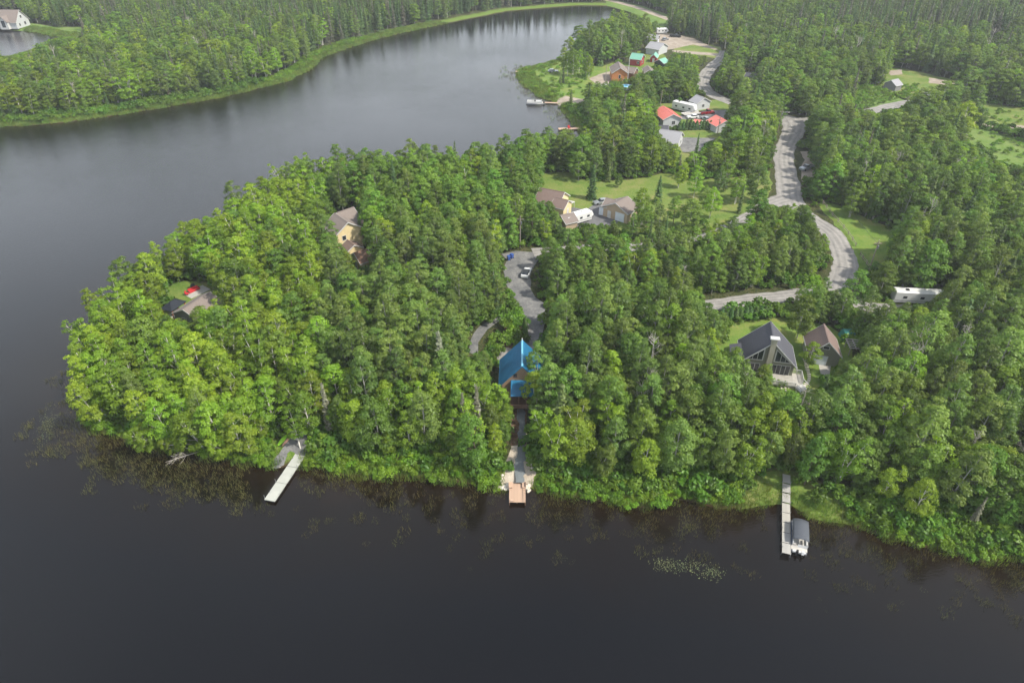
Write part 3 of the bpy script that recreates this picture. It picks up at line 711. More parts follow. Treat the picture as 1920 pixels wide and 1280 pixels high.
# deck with rails
dk = MB().prism([(-5.2, -.03), (-5.2, -3.6), (5.2, -3.6), (6.9, -2.0), (6.9, .9), (5.1, .9), (5.1, -.03)], .25, .5).build('deck', 'pale_deck', t)
mb = MB()
for j in range(58): mb.box(-5.1+j*.178, -5.1+j*.178+.155, -3.55, -.05, .505, .53)
mb.build('deck_boards', 'pale_deck', dk)['kind'] = 'stuff'
edge = [(-5.2, -3.6), (5.2, -3.6)], [(6.9, -2.0), (6.9, .9)], [(6.9, .9), (5.15, .9)]
for a, b_ in edge:
    a, b_ = Vector(a), Vector(b_); mb = MB()
    k_ = max(2, int((b_-a).length/1.6))
    for j in range(k_+1):
        p = a.lerp(b_, j/k_); mb.box(p.x-.06, p.x+.06, p.y-.06, p.y+.06, .5, 1.5)
    k2 = int((b_-a).length/.14)
    for j in range(k2):
        p = a.lerp(b_, (j+.5)/k2); mb.box(p.x-.025, p.x+.025, p.y-.025, p.y+.025, .6, 1.4)
    mb.tube((a.x, a.y, 1.45), (b_.x, b_.y, 1.45), .055, k=4).tube((a.x, a.y, .62), (b_.x, b_.y, .62), .04, k=4)
    mb.build('railing', 'white_paint', t)
for j in range(4):
    a, b_ = Vector((5.35, -3.6-j*.02)), Vector((6.9, -2.1))
    n_ = Vector((.70, -.72))*(.32*j+.05)
    MB().hexa([(5.3+n_.x, -3.6+n_.y, 0), (5.3+n_.x+.22, -3.6+n_.y-.22, 0), (6.8+n_.x+.22, -2.1+n_.y-.22, 0), (6.8+n_.x, -2.1+n_.y, 0)],
              [(5.3+n_.x, -3.6+n_.y, .42-.1*j), (5.3+n_.x+.22, -3.6+n_.y-.22, .42-.1*j), (6.8+n_.x+.22, -2.1+n_.y-.22, .42-.1*j), (6.8+n_.x, -2.1+n_.y, .42-.1*j)]).build('step', 'white_paint', t)
for s_ in ((5.3, -3.7), (6.95, -2.15)):
    MB().tube((s_[0], s_[1], 1.45), (s_[0]+1.0, s_[1]-1.05, 1.0), .06, k=4).tube((s_[0]+1.0, s_[1]-1.05, 0), (s_[0]+1.0, s_[1]-1.05, 1.0), .06, k=4).tube((s_[0], s_[1], .8), (s_[0]+1.0, s_[1]-1.05, .35), .04, k=4).build('stair_rail', 'white_paint', t)
lh = t
# garden bed with stones before the deck
for j in range(9):
    p = lh.matrix_basis @ Vector((-1.5+j*.85+rnd.uniform(-.2, .2), -4.5-rnd.uniform(0, .5), 0))
    r_ = rnd.uniform(.22, .4)
    o = MB().box(-r_, r_, -r_*.8, r_*.8, -.05, r_*1.1, (r_*.35, r_*.3, r_*.3, r_*.35)).build('garden_rock', 'stone_pale', None, loc=(p.x, p.y, LZ), rot=(0, 0, rnd.uniform(0, 3)))
    tag(o, 'pale garden rock in the bed below the white deck', 'rock', 'garden rocks below the deck')
path_pts = smooth_line([G(*q) for q in ((1508,670),(1513,690),(1517,704),(1516,714),(1508,723),(1500,727),(1480,726),(1462,727))], 5)
sp = thing('stepping_stone_path', 'curved path of pale square stepping stones beside the white deck', 'path', (path_pts[0][0], path_pts[0][1], LZ+.03))
acc = 0; last = Vector(path_pts[0])
stone = MB().box(-.33, .33, -.22, .22, 0, .07, (.03, .03, .03, .03)).mesh('stepping_stone', 'stone_pale')
for i in range(1, len(path_pts)):
    a, b_ = Vector(path_pts[i-1]), Vector(path_pts[i]); L_ = (b_-a).length; q = 0.
    while acc + (L_-q) >= .72:
        q += .72-acc; acc = 0; p = a.lerp(b_, min(1, q/L_)); dd = (b_-a)
        inst('stepping_stone', stone, sp, (p.x-path_pts[0][0], p.y-path_pts[0][1], 0), (0, 0, math.atan2(dd.y, dd.x)+math.pi/2+rnd.uniform(-.1, .1)), (rnd.uniform(.9, 1.2), rnd.uniform(.9, 1.15), 1))
    acc += L_-q

t, Ln = gable('garage', 'sage green gable garage with brown shingle roof beside the lake house', 'garage', (1555, 642.5), (1545, 608), 5.9, 2.9, 3.0, 'sage_siding', 'brown_shingle', .35,
      wins=[('F', -.1, 4.1, 1.1, .6, 1, 1)], doors=[('F', -.6, .05, 2.6, 2.2, 'garage_door', 4)])
# lumber frame beside it
c0 = GV(1597, 659)
t = thing('lumber_rack', 'weathered wooden frame of crossed timbers beside the brown-roofed garage', 'frame', (c0.x, c0.y, LZ), R(-8))
for x in (-1.1, 1.1):
    for y in (-1.6, 1.6): MB().box(x-.07, x+.07, y-.07, y+.07, 0, 1.9).build('post', 'pale_deck', t)
for y in (-1.7, -.9, -.1, .7, 1.5): MB().box(-1.5, 1.5, y-.07, y+.07, 2.0, 2.15).build('beam', 'pale_deck', t)
for x in (-1.2, 0, 1.2): MB().box(x-.08, x+.08, -1.9, 1.9, 1.86, 2.0).build('rail', 'pale_deck', t)
p = GV(1588, 632)
o = MB().box(-1.6, 1.6, -1.2, 1.2, 0, 1.6, (.5, .5, .3, .3)).build('tarp_shelter', 'teal_tarp', None, loc=(p.x, p.y, LZ)); tag(o, 'dark teal tarp shelter behind the lumber frame', 'shelter')

# cream garage pair, house, lean-to
gable('garage', 'large tan double garage with pale blue door on the asphalt yard', 'garage', (1154, 381.5), (1177, 368.5), 5.2, 3.2, 4.1, 'tan_siding', 'taupe_shingle', .35,
      doors=[('F', 1.6, .05, 2.9, 2.5, 'garage_door', 4), ('F', -2.0, .05, .95, 2.1)], wins=[('R', 0, 1.3, 1.2, 1, 2)])
gable('garage', 'small tan garage joined to the left of the double garage', 'garage', (1136, 371), (1156, 375.5), 4.3, 2.9, 2.9, 'tan_siding', 'taupe_shingle', .3,
      doors=[('R', -1.0, .05, 2.5, 2.3, 'garage_door', 4)])
gable('house', 'cream bungalow with a dark brown roof behind tall trees near the asphalt yard', 'house', (1059, 361), (1012, 352), 6.0, 3.4, 4.2, 'cream_siding', 'brown_shingle', .4,
      wins=[('F', 1.2, 1.2, 1.2, 1.3, 2), ('F', -1.6, 1.2, 1.2, 1.3, 2), ('R', 0, 1.2, 2.4, 1.3, 3)])
t, Ln = gable('house_annex', 'cream gabled annex with white awning beside the brown-roofed bungalow', 'annex', (1066.5, 376), (1040, 370), 4.8, 3.2, 2.7, 'cream_siding', 'brown_shingle', .3,
      doors=[('F', .2, .05, 1.0, 2.1)], wins=[('R', 1.0, 1.2, 1.1, 1.1, 2)])
MB().slab([(2.72, .2, 2.6), (5.6, .2, 2.2), (5.6, 4.6, 2.2), (2.72, 4.6, 2.6)], .08).build('awning', 'white_paint', t)
for y in (.3, 4.5): MB().box(5.4, 5.5, y, y+.1, 0, 2.14).build('post', 'white_paint', t)
gable('shed', 'low shed with taupe shingle roof beside the parked white camper', 'shed', (1051, 404.5), (1076, 399), 3.6, 2.3, 2.7, 'tan_siding', 'taupe_shingle', .3)
# left cream house and its sheds
gable('house', 'tall cream house with taupe shingle roof among birches on the left shore', 'house', (652.5, 417.5), (627, 400), 9.0, 6.6, 3.6, 'cream_siding', 'taupe_shingle', .4,
      wins=[('F', -1.5, 4.4, 1.0, 1.2, 1), ('F', 1.4, 1.4, 1.1, 1.2, 2), ('R', 0, 4.4, 1.1, 1.2, 2)])
gable('house_wing', 'cream cross wing with broad taupe roof behind the tall cream house', 'house', (663, 388.5), (631, 399.5), 8.6, 5.6, 4.2, 'cream_siding', 'taupe_shingle', .4, wins=[('F', 0, 2, 1.2, 1.2, 2)])
gable('shed', 'cream gabled shed just below the tall cream house', 'shed', (664.5, 460), (651, 450), 4.4, 3.1, 2.3, 'cream_siding', 'brown_shingle', .3, wins=[('F', 0, 1.2, .8, .8)])
gable('shed', 'cream shed with very dark roof half hidden under trees', 'shed', (663, 474.5), (689, 466), 4.6, 2.8, 2.7, 'cream_siding', 'brown_wood', .3, doors=[('F', 0, .05, .9, 2.0)])
# left-shore house, gazebo, patio
gable('house', 'low grey house with long taupe roof between the gazebo and birches', 'house', (342.5, 581), (394, 547.5), 5.0, 3.0, 3.9, 'grey_siding', 'taupe_shingle', .4, trim='white_paint',
      wins=[('R', -2, 1.1, 1.4, 1.2, 2), ('R', 3, 1.1, 1.4, 1.2, 2), ('F', -1, 1.1, 1.2, 1.2, 2)])
cc = [GV(*q, LZ+2.7) for q in ((307.6,571),(323,562.5),(345.5,566.5),(321,583.6))]
ctr = sum(cc, Vector())/4
t = thing('gazebo', 'square gazebo with dark hipped metal roof and reddish wooden posts', 'gazebo', (ctr.x, ctr.y, LZ), math.atan2((cc[2]-cc[3]).y, (cc[2]-cc[3]).x))
for k_ in range(4):
    q = [(-2.4, -1.7), (2.4, -1.7), (2.4, 1.7), (-2.4, 1.7)]; a, b_ = q[k_], q[(k_+1) % 4]
    ra = (-.5, 0) if a[0] < 0 else (.5, 0); rb = (-.5, 0) if b_[0] < 0 else (.5, 0)
    pts = [(a[0], a[1], 2.6), (b_[0], b_[1], 2.6), (rb[0], rb[1], 3.7), (ra[0], ra[1], 3.7)]
    if ra == rb: pts = pts[:3]
    mb = MB().poly(pts).poly([(p[0], p[1], p[2]-.1) for p in reversed(pts)])
    k0 = len(pts)
    for j in range(k0): mb.f.append((j, k0+k0-1-j, k0+(k0-2-j) % k0, (j+1) % k0))
    mb.build('roof_panel', 'gazebo_roof', t)
MB().tube((-.6, 0, 3.72), (.6, 0, 3.72), .08, k=5).build('ridge_cap', 'gazebo_roof', t)
for x in (-2.0, 2.0):
    for y in (-1.35, 1.35):
        MB().box(x-.1, x+.1, y-.1, y+.1, 0, 2.58).tube((x, y, 1.9), (x-.6*(1 if x > 0 else -1), y, 2.55), .06, k=4).build('post', 'orange_post', t)
MB().box(-2.1, 2.1, -1.45, 1.45, 0, .08).build('floor_slab', 'concrete', t)
cs = [GV(*q, LZ) for q in ((356,549),(378.6,538.6),(384,547.4),(359,555))]
ctr = sum(cs, Vector())/4; az = math.atan2((cs[1]-cs[0]).y, (cs[1]-cs[0]).x)
pd = MB().box(-2.6, 2.6, -1.7, 1.7, 0, .1).build('patio_slab', 'concrete', None, loc=(ctr.x, ctr.y, LZ+.02), rot=(0, 0, az)); tag(pd, kind='structure')
u_ = Vector((math.cos(az), math.sin(az), 0)); v_ = Vector((-u_.y, u_.x, 0))
p = ctr+v_*.9-u_*.2
t = thing('garden_sofa', 'red cushioned garden sofa on the small concrete patio', 'sofa', (p.x, p.y, LZ+.12), az)
MB().box(-1.3, 1.3, -.4, .4, 0, .38).build('seat', 'red_fabric', t); MB().box(-1.3, 1.3, .32, .5, .39, .85).build('backrest', 'red_fabric', t)
for x in (-1.42, 1.31): MB().box(x, x+.12, -.4, .45, 0, .6).build('armrest', 'brown_wood', t)
p = ctr+v_*1.9+u_*.3
t = thing('barbecue', 'black barbecue standing behind the red garden sofa', 'barbecue', (p.x, p.y, LZ+.02), az)
MB().box(-.45, .45, -.3, .3, .75, 1.05).box(-.45, .45, -.3, .3, 1.05, 1.35, (.05, .05, .15, .1)).build('body', 'black_trim', t)
for x in (-.38, .38): MB().box(x-.04, x+.04, -.25, .25, 0, .75).build('leg', 'black_trim', t)
p = ctr-u_*2.2+v_*.5
t = thing('garden_chair', 'red garden chair at the left edge of the patio slab', 'chair', (p.x, p.y, LZ+.12), az+.6)
MB().box(-.35, .35, -.35, .35, .3, .45).build('seat', 'red_fabric', t); MB().box(-.35, .35, .3, .42, .46, 1.0).build('backrest', 'red_fabric', t)
for x in (-.3, .3):
    for y in (-.3, .3): MB().box(x-.03, x+.03, y-.03, y+.03, 0, .3).build('leg', 'brown_wood', t)

# settlement at the top right
gable('house', 'orange timber house with brown gable roof near the flagpoles', 'house', (1163.5, 128), (1159, 116), 6.2, 4.0, 3.5, 'orange_siding', 'taupe_shingle', .4,
      wins=[('F', .0, 1.6, .8, 1.4), ('F', 2.2, -.0+.4, .8, .8), ('R', 0, 1.3, 1.2, 1.2, 2)])
gable('house_wing', 'dark brown side wing joined to the orange timber house', 'house', (1194, 127.5), (1172, 124.5), 4.6, 2.9, 2.8, 'brown_wood', 'taupe_shingle', .3,
      doors=[('R', 1.5, .05, 1.0, 2.1)], wins=[('R', -1, 1.1, 1.0, 1.2, 1)])
gable('house', 'dark red house with green metal roof in the garden', 'house', (1207, 102), (1185, 99.5), 5.2, 3.3, 3.0, 'red_siding', 'green_roof', .4,
      wins=[('R', -1.5, 1.1, 1.0, 1.1, 2), ('L', 1.5, 1.1, 1.0, 1.1, 2), ('F', 0, 1.1, 1.0, 1.1, 1)], doors=[('R', 2, .05, .9, 2.0)], seams=True)
gable('shed', 'narrow red garden shed with pale green roof', 'shed', (1226, 103), (1229.5, 98), 3.8, 2.4, 1.6, 'red_siding', 'green_roof', .3, doors=[('F', 0, .05, .9, 1.9)])
gable('shed', 'black shed with blue-green roof among bushes', 'shed', (1236, 112), (1247, 108.5), 4.4, 3.0, 2.6, 'black_trim', 'green_roof', .25)
gable('shed', 'small brown-roofed shed right of the orange house', 'shed', (1214, 123), (1219, 131), 3.6, 2.3, 2.2, 'tan_siding', 'taupe_shingle', .3)
gable('house', 'long grey-roofed house beside the tan gravel yard', 'house', (1220, 78), (1246, 82), 5.2, 3.0, 5.0, 'pale_siding', 'grey_shingle', .4, wins=[('L', 0, 1.2, 1.2, 1.1, 2)])
gable('garage', 'grey garage at the far edge of the tan gravel yard', 'garage', (1236, 66), (1212, 64), 4.8, 3.0, 3.4, 'grey_siding', 'grey_shingle', .3, doors=[('F', .6, .05, 2.6, 2.3, 'garage_door', 3)])
gable('house', 'white house with salmon red gable roof behind the hedge', 'house', (1263, 215), (1243, 199), 5.0, 3.3, 3.6, 'pale_siding', 'red_roof', .45,
      wins=[('L', -1.4, 1.1, .9, 1.2, 1), ('L', 1.2, 1.1, 1.0, 1.2, 1), ('F', .6, 1.1, 1.2, 1.3, 2)], seams=True)
gable('garage', 'garage with patchy salmon red roof right of the parked cars', 'garage', (1362, 227), (1342, 216), 4.4, 2.7, 3.6, 'pale_siding', 'red_roof', .4, seams=True)
gable('shed', 'low salmon-roofed shed behind the clipped hedge', 'shed', (1316, 226), (1302, 224), 3.0, 2.2, 2.2, 'pale_siding', 'red_roof', .3)
gable('house', 'grey-roofed house on the dark gravel court', 'house', (1279.5, 248), (1238, 242.5), 5.6, 2.9, 4.8, 'pale_siding', 'grey_shingle', .35, wins=[('F', 1.5, 1.1, 1.2, 1.1, 2)])
gable('shed', 'dark grey roofed shed behind the grey-roofed house', 'shed', (1254, 236), (1231, 235), 3.4, 2.4, 2.4, 'grey_siding', 'dark_shingle', .3)
gable('house', 'white house behind trees near the road junction', 'house', (1322, 184), (1306, 178), 4.8, 3.0, 3.6, 'pale_siding', 'grey_shingle', .35, wins=[('F', 0, 1.1, 1.1, 1.1, 2)])
gable('house', 'house with dark slate roof deep in the forest edge', 'house', (1421, 139), (1399, 136), 5.0, 2.9, 3.8, 'grey_siding', 'dark_shingle', .35)
gable('house', 'pale metal-roofed house by the far gravel clearing', 'house', (1671, 151), (1684, 148), 4.2, 2.5, 2.8, 'grey_siding', 'grey_shingle', .35)
gable('house', 'long pale-roofed building behind bushes at the far right', 'house', (1736, 172), (1760, 178), 4.4, 2.8, 3.2, 'pale_siding', 'grey_shingle', .35)
t, Ln = gable('house', 'large white house with brown roof beside the small pond', 'house', (35, 19), (-14, 18.5), 9.5, 3.8, 6.0, 'pale_siding', 'taupe_shingle', .5,
      wins=[('F', -3, 1.2, 1.2, 1.4, 2), ('F', 2, 1.2, 1.6, 1.6, 2), ('F', 0, 5.2, 1.4, 1.4, 2), ('R', 5, 1.0, 1.4, 1.4, 2), ('R', 1.5, 1.0, 1.8, 1.5, 3)])
# front cross gable towards the pond: local -X is the pond side
for sx in (-1,):
    MB().hexa([(-6.02, 4, 0), (-8, 4, 0), (-8, 9, 0), (-6.02, 9, 0)], [(-6.02, 4, 4), (-8, 4, 4), (-8, 9, 4), (-6.02, 9, 4)]).hexa([(-3, 4, 4), (-8, 4, 4), (-8, 9, 4), (-3, 9, 4)], [(-3, 6.49, 7), (-8, 6.49, 7), (-8, 6.51, 7), (-3, 6.51, 7)]).build('bay_wall', 'white_paint', t)
    for a in (3.6, 9.4):
        MB().slab([(-8.5, a, 3.9), (-1.8, a, 3.9), (-1.8, 6.5, 7.25), (-8.5, 6.5, 7.25)], .15).build('bay_roof', 'taupe_shingle', t)
    w_ = MB().box(-8.06, -8.0, 5.2, 7.8, 1, 5).build('window', 'white_paint', t); MB().box(-8.09, -8.065, 5.4, 7.6, 1.2, 4.8).build('pane', 'window_glass', w_)

# ------------------------------------------------------------------ docks and boats
def dock_local(p0, p1, z):
    a, b_ = GV(p0[0], p0[1], z), GV(p1[0], p1[1], z); d = b_-a
    return a, d.length, math.atan2(d.y, d.x)-math.pi/2
# white floating dock: from shore end to far end
a, L_, rz = dock_local((567, 846), (505, 938), .55)
t = thing('floating_dock', 'long white floating dock of three panels on the left shore', 'dock', (a.x, a.y, 0), rz)
seg = [0, L_*.33, L_*.66, L_]
for j in range(3): MB().box(-.95, .95, seg[j]+.04, seg[j+1]-.04, .40, .55).build('deck_panel', 'dock_white', t)
for j in range(3):
    for x in (-.8, .5): MB().box(x, x+.3, seg[j]+.6, seg[j+1]-.6, -.2, .39).build('float', 'black_trim', t)
MB().box(-1.3, 1.3, -.75, -.02, .62, .74).build('ramp', 'pale_deck', t)
for y in (seg[1]*.5, seg[1]*1.5, seg[1]*2.6):
    for x in (-.9, .8): MB().box(x, x+.1, y-.12, y+.12, .551, .62).build('cleat', 'grey_metal', t)
for y, x in ((L_-.3, 1.0), (L_*.66, 1.0), (L_*.33, -1.0)):
    MB().tube((x, y, -1.5), (x, y, 1.3), .04, k=6).build('pile', 'grey_metal', t)
def board(label, px0, px1, w, mat):
    a, L_, rz = dock_local(px0, px1, LZ)
    zz_ = float(hgt(a.x, a.y)[0])
    t = thing('paddle_board', label, 'paddle board', (a.x, a.y, zz_+.12), rz)
    out = []
    for i in range(24):
        th = 2*math.pi*i/24; y = -math.cos(th)*L_/2+L_/2
        out.append((math.sin(th)*w/2*(1-.25*math.cos(th)**2)*1.05, y))
    mb = MB().prism([(x*.92, y) for x, y in out], 0, .06).prism(out, .06, .13)
    mb.build('hull', mat, t)
    MB().box(-w*.25, w*.25, L_*.35, L_*.6, .131, .14).build('deck_pad', mat, t)
    MB().box(-.02, .02, .15, .4, -.1, 0).build('fin', 'black_trim', t)
board('lime green paddle board lying beside the dark gravel landing', (522, 836), (538, 816), .8, 'lime_board')
board('slim salmon pink board lying next to the lime green one', (529, 837), (545.5, 818), .42, 'pink_board')

# cedar landing dock
a, L_, rz = dock_local((970, 905), (970, 942), .7)
t = thing('wooden_dock', 'short cedar plank dock with two benches at the sandy landing', 'dock', (a.x, a.y, 0), rz)
W2 = 1.35
plank = MB().box(-W2, W2, 0, .135, .62, .68).mesh('plank', 'cedar_deck')
k_ = int(L_/.15)
for j in range(k_): inst('plank', plank, t, (0, j*.15, 0))
for x in (-W2+.05, 0, W2-.15): MB().box(x, x+.1, 0, L_, .45, .615).build('joist', 'brown_wood', t)
for x in (-W2, W2-.12):
    for y in (.6, L_/2, L_-.2): MB().box(x, x+.12, y, y+.12, -1.3, .61).build('pile', 'brown_wood', t)
for x in (-W2-.12, W2-.55):
    b_ = MB().box(x, x+.65, .1, 1.3, 1.0, 1.06).build('bench', 'cedar_deck', t)
    MB().box(x+.03, x+.6, .15, 1.25, .69, .99).build('bench_base', 'cedar_deck', b_)
    xx = x if x < 0 else x+.6
    MB().box(xx, xx+.05, .1, 1.3, 1.07, 1.5).build('bench_back', 'cedar_deck', b_)
rl = MB()
for y in np.linspace(1.6, L_-.2, 5): rl.box(-W2+.02, -W2+.08, y, y+.06, .69, 1.25)
rl.box(-W2+.02, -W2+.09, 1.5, L_-.1, 1.25, 1.31); rl.build('railing', 'cedar_deck', t)
MB().box(W2-.75, W2-.15, L_-.5, L_-.15, .69, .95).build('step_box', 'cedar_deck', t)
for i, (x, y, s_) in enumerate(((934,915,.35),(937,912,.3),(941,913,.42),(945,911,.38),(948,914,.45),(951,910,.4),(954,908,.5),(956,914,.42),(988,912,.5),(991,915,.42),(992,909,.4),(940,899,.3),(942,894,.28),(999,868,.4),(1003,876,.35),(998,882,.3),(1006,866,.4),(938,902,.3),(990,918,.3),(997,874,.35))):
    p = GV(x, y, .4); zz_ = float(hgt(p.x, p.y)[0])
    bm = bmesh.new(); bmesh.ops.create_icosphere(bm, subdivisions=2, radius=s_)
    for v in bm.verts: v.co *= 1+rnd.uniform(-.16, .16); v.co.z *= .7
    me = bpy.data.meshes.new('shore_rock'); bm.to_mesh(me); bm.free(); me.materials.append(MATS['stone_pale'])
    o = bpy.data.objects.new('shore_rock', me); COL.objects.link(o); o.location = (p.x, p.y, zz_+s_*.3); o.rotation_euler = (0, 0, rnd.uniform(0, 6))
    tag(o, 'pale boulder edging the sandy landing by the cedar dock', 'rock', 'pale boulders round the sandy landing')

# long sectional dock with pontoon boat
a, L_, rz = dock_local((1473.5, 893), (1474.5, 1038), .75)
t = thing('sectional_dock', 'long narrow dock of weathered plank sections with the canopied boat alongside', 'dock', (a.x, a.y, 0), rz)
ns = 8; sl_ = L_/ns; W2 = .62
for j in range(ns):
    z0 = 1.25-(.5*min(1, j/3.))
    s_ = bpy.data.objects.new('dock_section', MB().box(-W2, -W2+.07, .03, sl_-.03, -.12, .05).box(W2-.07, W2, .03, sl_-.03, -.12, .05).box(-W2+.07, W2-.07, .03, .1, -.12, .0).mesh('dock_section', 'pale_deck'))
    COL.objects.link(s_); s_.parent = t; s_.location = (0, j*sl_, z0)
    pm = ('grey_deck', 'grey_deck', 'grey_deck', 'pale_deck', 'pale_deck', 'pale_deck', 'grey_deck', 'grey_deck')[j]
    n_p = int((sl_-.1)/.15)
    plk = MB().box(-W2+.08, W2-.08, 0, .135, .0, .045).mesh('plank', pm)
    for q in range(n_p): inst('plank', plk, s_, (rnd.uniform(-.01, .01), .05+q*(sl_-.1)/n_p, rnd.uniform(0, .008)))
    for x in (-W2-.05, W2+.05): MB().tube((x, sl_*.9, -2.0), (x, sl_*.9, .35), .035, k=6).build('pile', 'grey_metal', s_)
for y in (L_-1.2, L_-5.0):
    MB().box(W2-.12, W2-.02, y-.1, y+.1, .81, .9).build('cleat', 'grey_metal', t)
# boat
bc = GV(1496.5, 1015.5, 0)
t = thing('pontoon_boat', 'pontoon boat under a dark grey canopy moored at the long plank dock', 'boat', (bc.x+.1, bc.y+.4, 0), rz+math.pi)
for x in (-1.0, 1.0):
    MB().tube((x, -3.0, .18), (x, 2.6, .18), .32, k=12).tube((x, 2.6, .18), (x, 3.3, .38), .32, .06, k=12).build('pontoon', 'grey_metal', t, smooth=True)
MB().box(-1.28, 1.28, -2.9, 3.0, .52, .62).build('deck', 'cushion', t)
for nm, q in (('fence_panel', (-1.28, -1.24, -2.2, 2.9)), ('fence_panel', (1.24, 1.28, -2.2, 2.9)), ('fence_panel', (-1.24, 1.24, 2.86, 2.9)), ('fence_panel', (-.3, 1.24, -2.22, -2.18))):
    MB().box(*q, .63, 1.25).build(nm, 'boat_blue' if q[0] < -1.2 and q[1] < -1.2 else 'white_gel', t)
for q in ((-1.15, -.5, 1.0, 2.7), (.5, 1.15, 1.0, 2.7), (.5, 1.15, -2.0, -.6), (-1.15, -.5, -2.0, -.8)):
    s_ = MB().box(*q, .63, 1.0).build('seat', 'cushion', t); x = q[0] if q[0] < 0 else q[1]-.15
    MB().box(x, x+.15, q[2], q[3], 1.0, 1.35).build('backrest', 'white_gel', s_)
MB().box(-.5, .2, -.4, .2, .63, 1.5, (.05, .05, .1, .1)).build('console', 'white_gel', t)
cn = MB(); prev = None; nx_ = 8; ny_ = 5
Vc = []
for iy in range(ny_+1):
    y = -1.9+4.6*iy/ny_
    for ix in range(nx_+1):
        x = -1.3+2.6*ix/nx_; Vc.append((x, y, 2.45-.35*(x/1.3)**2-.12*((iy-ny_/2)/(ny_/2))**4))
cn.v = Vc+[(x, y, z-.04) for x, y, z in Vc]; nv = len(Vc)
for iy in range(ny_):
    for ix in range(nx_):
        i0 = iy*(nx_+1)+ix; q = (i0, i0+1, i0+nx_+2, i0+nx_+1)
        cn.f.append(q); cn.f.append(tuple(nv+k for k in reversed(q)))
bd = [ix for ix in range(nx_)]
for i0 in bd:
    cn.f.append((i0+1, i0, nv+i0, nv+i0+1)); b0 = ny_*(nx_+1)+i0; cn.f.append((b0, b0+1, nv+b0+1, nv+b0))
for iy in range(ny_):
    i0 = iy*(nx_+1); cn.f.append((i0, i0+nx_+1, nv+i0+nx_+1, nv+i0)); i1 = i0+nx_; cn.f.append((i1+nx_+1, i1, nv+i1, nv+i1+nx_+1))
t.scale = (.92, .9, .95)
cn.build('canopy', 'canvas_grey', t, smooth=True)
for x in (-1.25, 1.25):
    for y, y2 in ((-1.8, -.6), (2.5, 1.2)): MB().tube((x, y2, .64), (x, y, 2.1), .025, k=5).build('canopy_pole', 'grey_metal', t)
MB().box(-1.0, 1.0, -3.3, -2.9, .35, .6).build('swim_platform', 'white_gel', t)
for x in (-.35, .5):
    m_ = MB().box(x-.2, x+.2, -3.75, -3.2, .65, 1.2, (.05, .05, .12, .08)).build('outboard_motor', 'white_gel' if x > 0 else 'black_trim', t)
    MB().box(x-.07, x+.07, -3.6, -3.35, -.4, .64).build('motor_leg', 'black_trim', m_)

def far_dock(label, p0, p1, w, z=.5):
    a, L_, rz = dock_local(p0, p1, z)
    t = thing('wooden_dock', label, 'dock', (a.x, a.y, 0), rz)
    MB().box(-w/2, w/2, 0, L_, z-.12, z).build('deck', 'cedar_deck', t)
    for y in np.linspace(.3, L_-.2, 4):
        for x in (-w/2+.08, w/2-.08): MB().tube((x, y, -1), (x, y, z-.13), .08, k=6).build('pile', 'brown_wood', t)
    return t
far_dock('pale plank dock farthest up the lake by the parked dark vehicle', (996, 134.5), (967, 134), 2.6)
far_dock('low plank dock linking the gravel beach to the white boat', (1046, 193), (1014, 192), 1.3)
far_dock('broad plank dock with red chair on the middle of the east shore', (1088, 240), (1047, 241.5), 2.0)
far_dock('narrow plank dock just beyond the peninsula treetops', (1096, 266), (1058, 266.5), 1.4)
p = GV(1067, 240.5, .6)
t = thing('deck_chair', 'small red deck chair on the broad plank dock', 'chair', (p.x, p.y, .52), .5)
MB().box(-.4, .4, -.4, .4, .3, .42).build('seat', 'red_fabric', t); MB().box(-.4, .4, .35, .45, .43, 1.1).build('backrest', 'red_fabric', t); MB().box(-.35, .35, -.35, .35, 0, .29).build('base', 'brown_wood', t)
bc = GV(1003, 195, 0)
t = thing('pontoon_boat', 'white pontoon boat moored at the gravel beach dock', 'boat', (bc.x, bc.y, 0), R(88))
for x in (-1.0, 1.0): MB().tube((x, -3.6, .18), (x, 3.2, .18), .32, k=10).tube((x, 3.2, .18), (x, 3.8, .35), .32, .08, k=10).build('pontoon', 'grey_metal', t, smooth=True)
MB().box(-1.25, 1.25, -3.5, 3.5, .52, .62).build('deck', 'cushion', t)
for q in ((-1.27, -1.2, -3, 3.3), (1.2, 1.27, -3, 3.3), (-1.2, 1.2, 3.25, 3.3), (-1.2, 1.2, -3.0, -2.95)): MB().box(*q, .63, 1.35).build('fence_panel', 'white_gel', t)
for q in ((-1.1, -.4, .8, 3.0), (.4, 1.1, -2.6, -.4)): MB().box(*q, .63, 1.05).build('seat', 'white_gel', t)
MB().box(-.4, .4, -.3, .3, .63, 1.6).build('console', 'black_trim', t)
MB().box(-.2, .2, -4.1, -3.55, .4, 1.2).build('outboard_motor', 'black_trim', t)

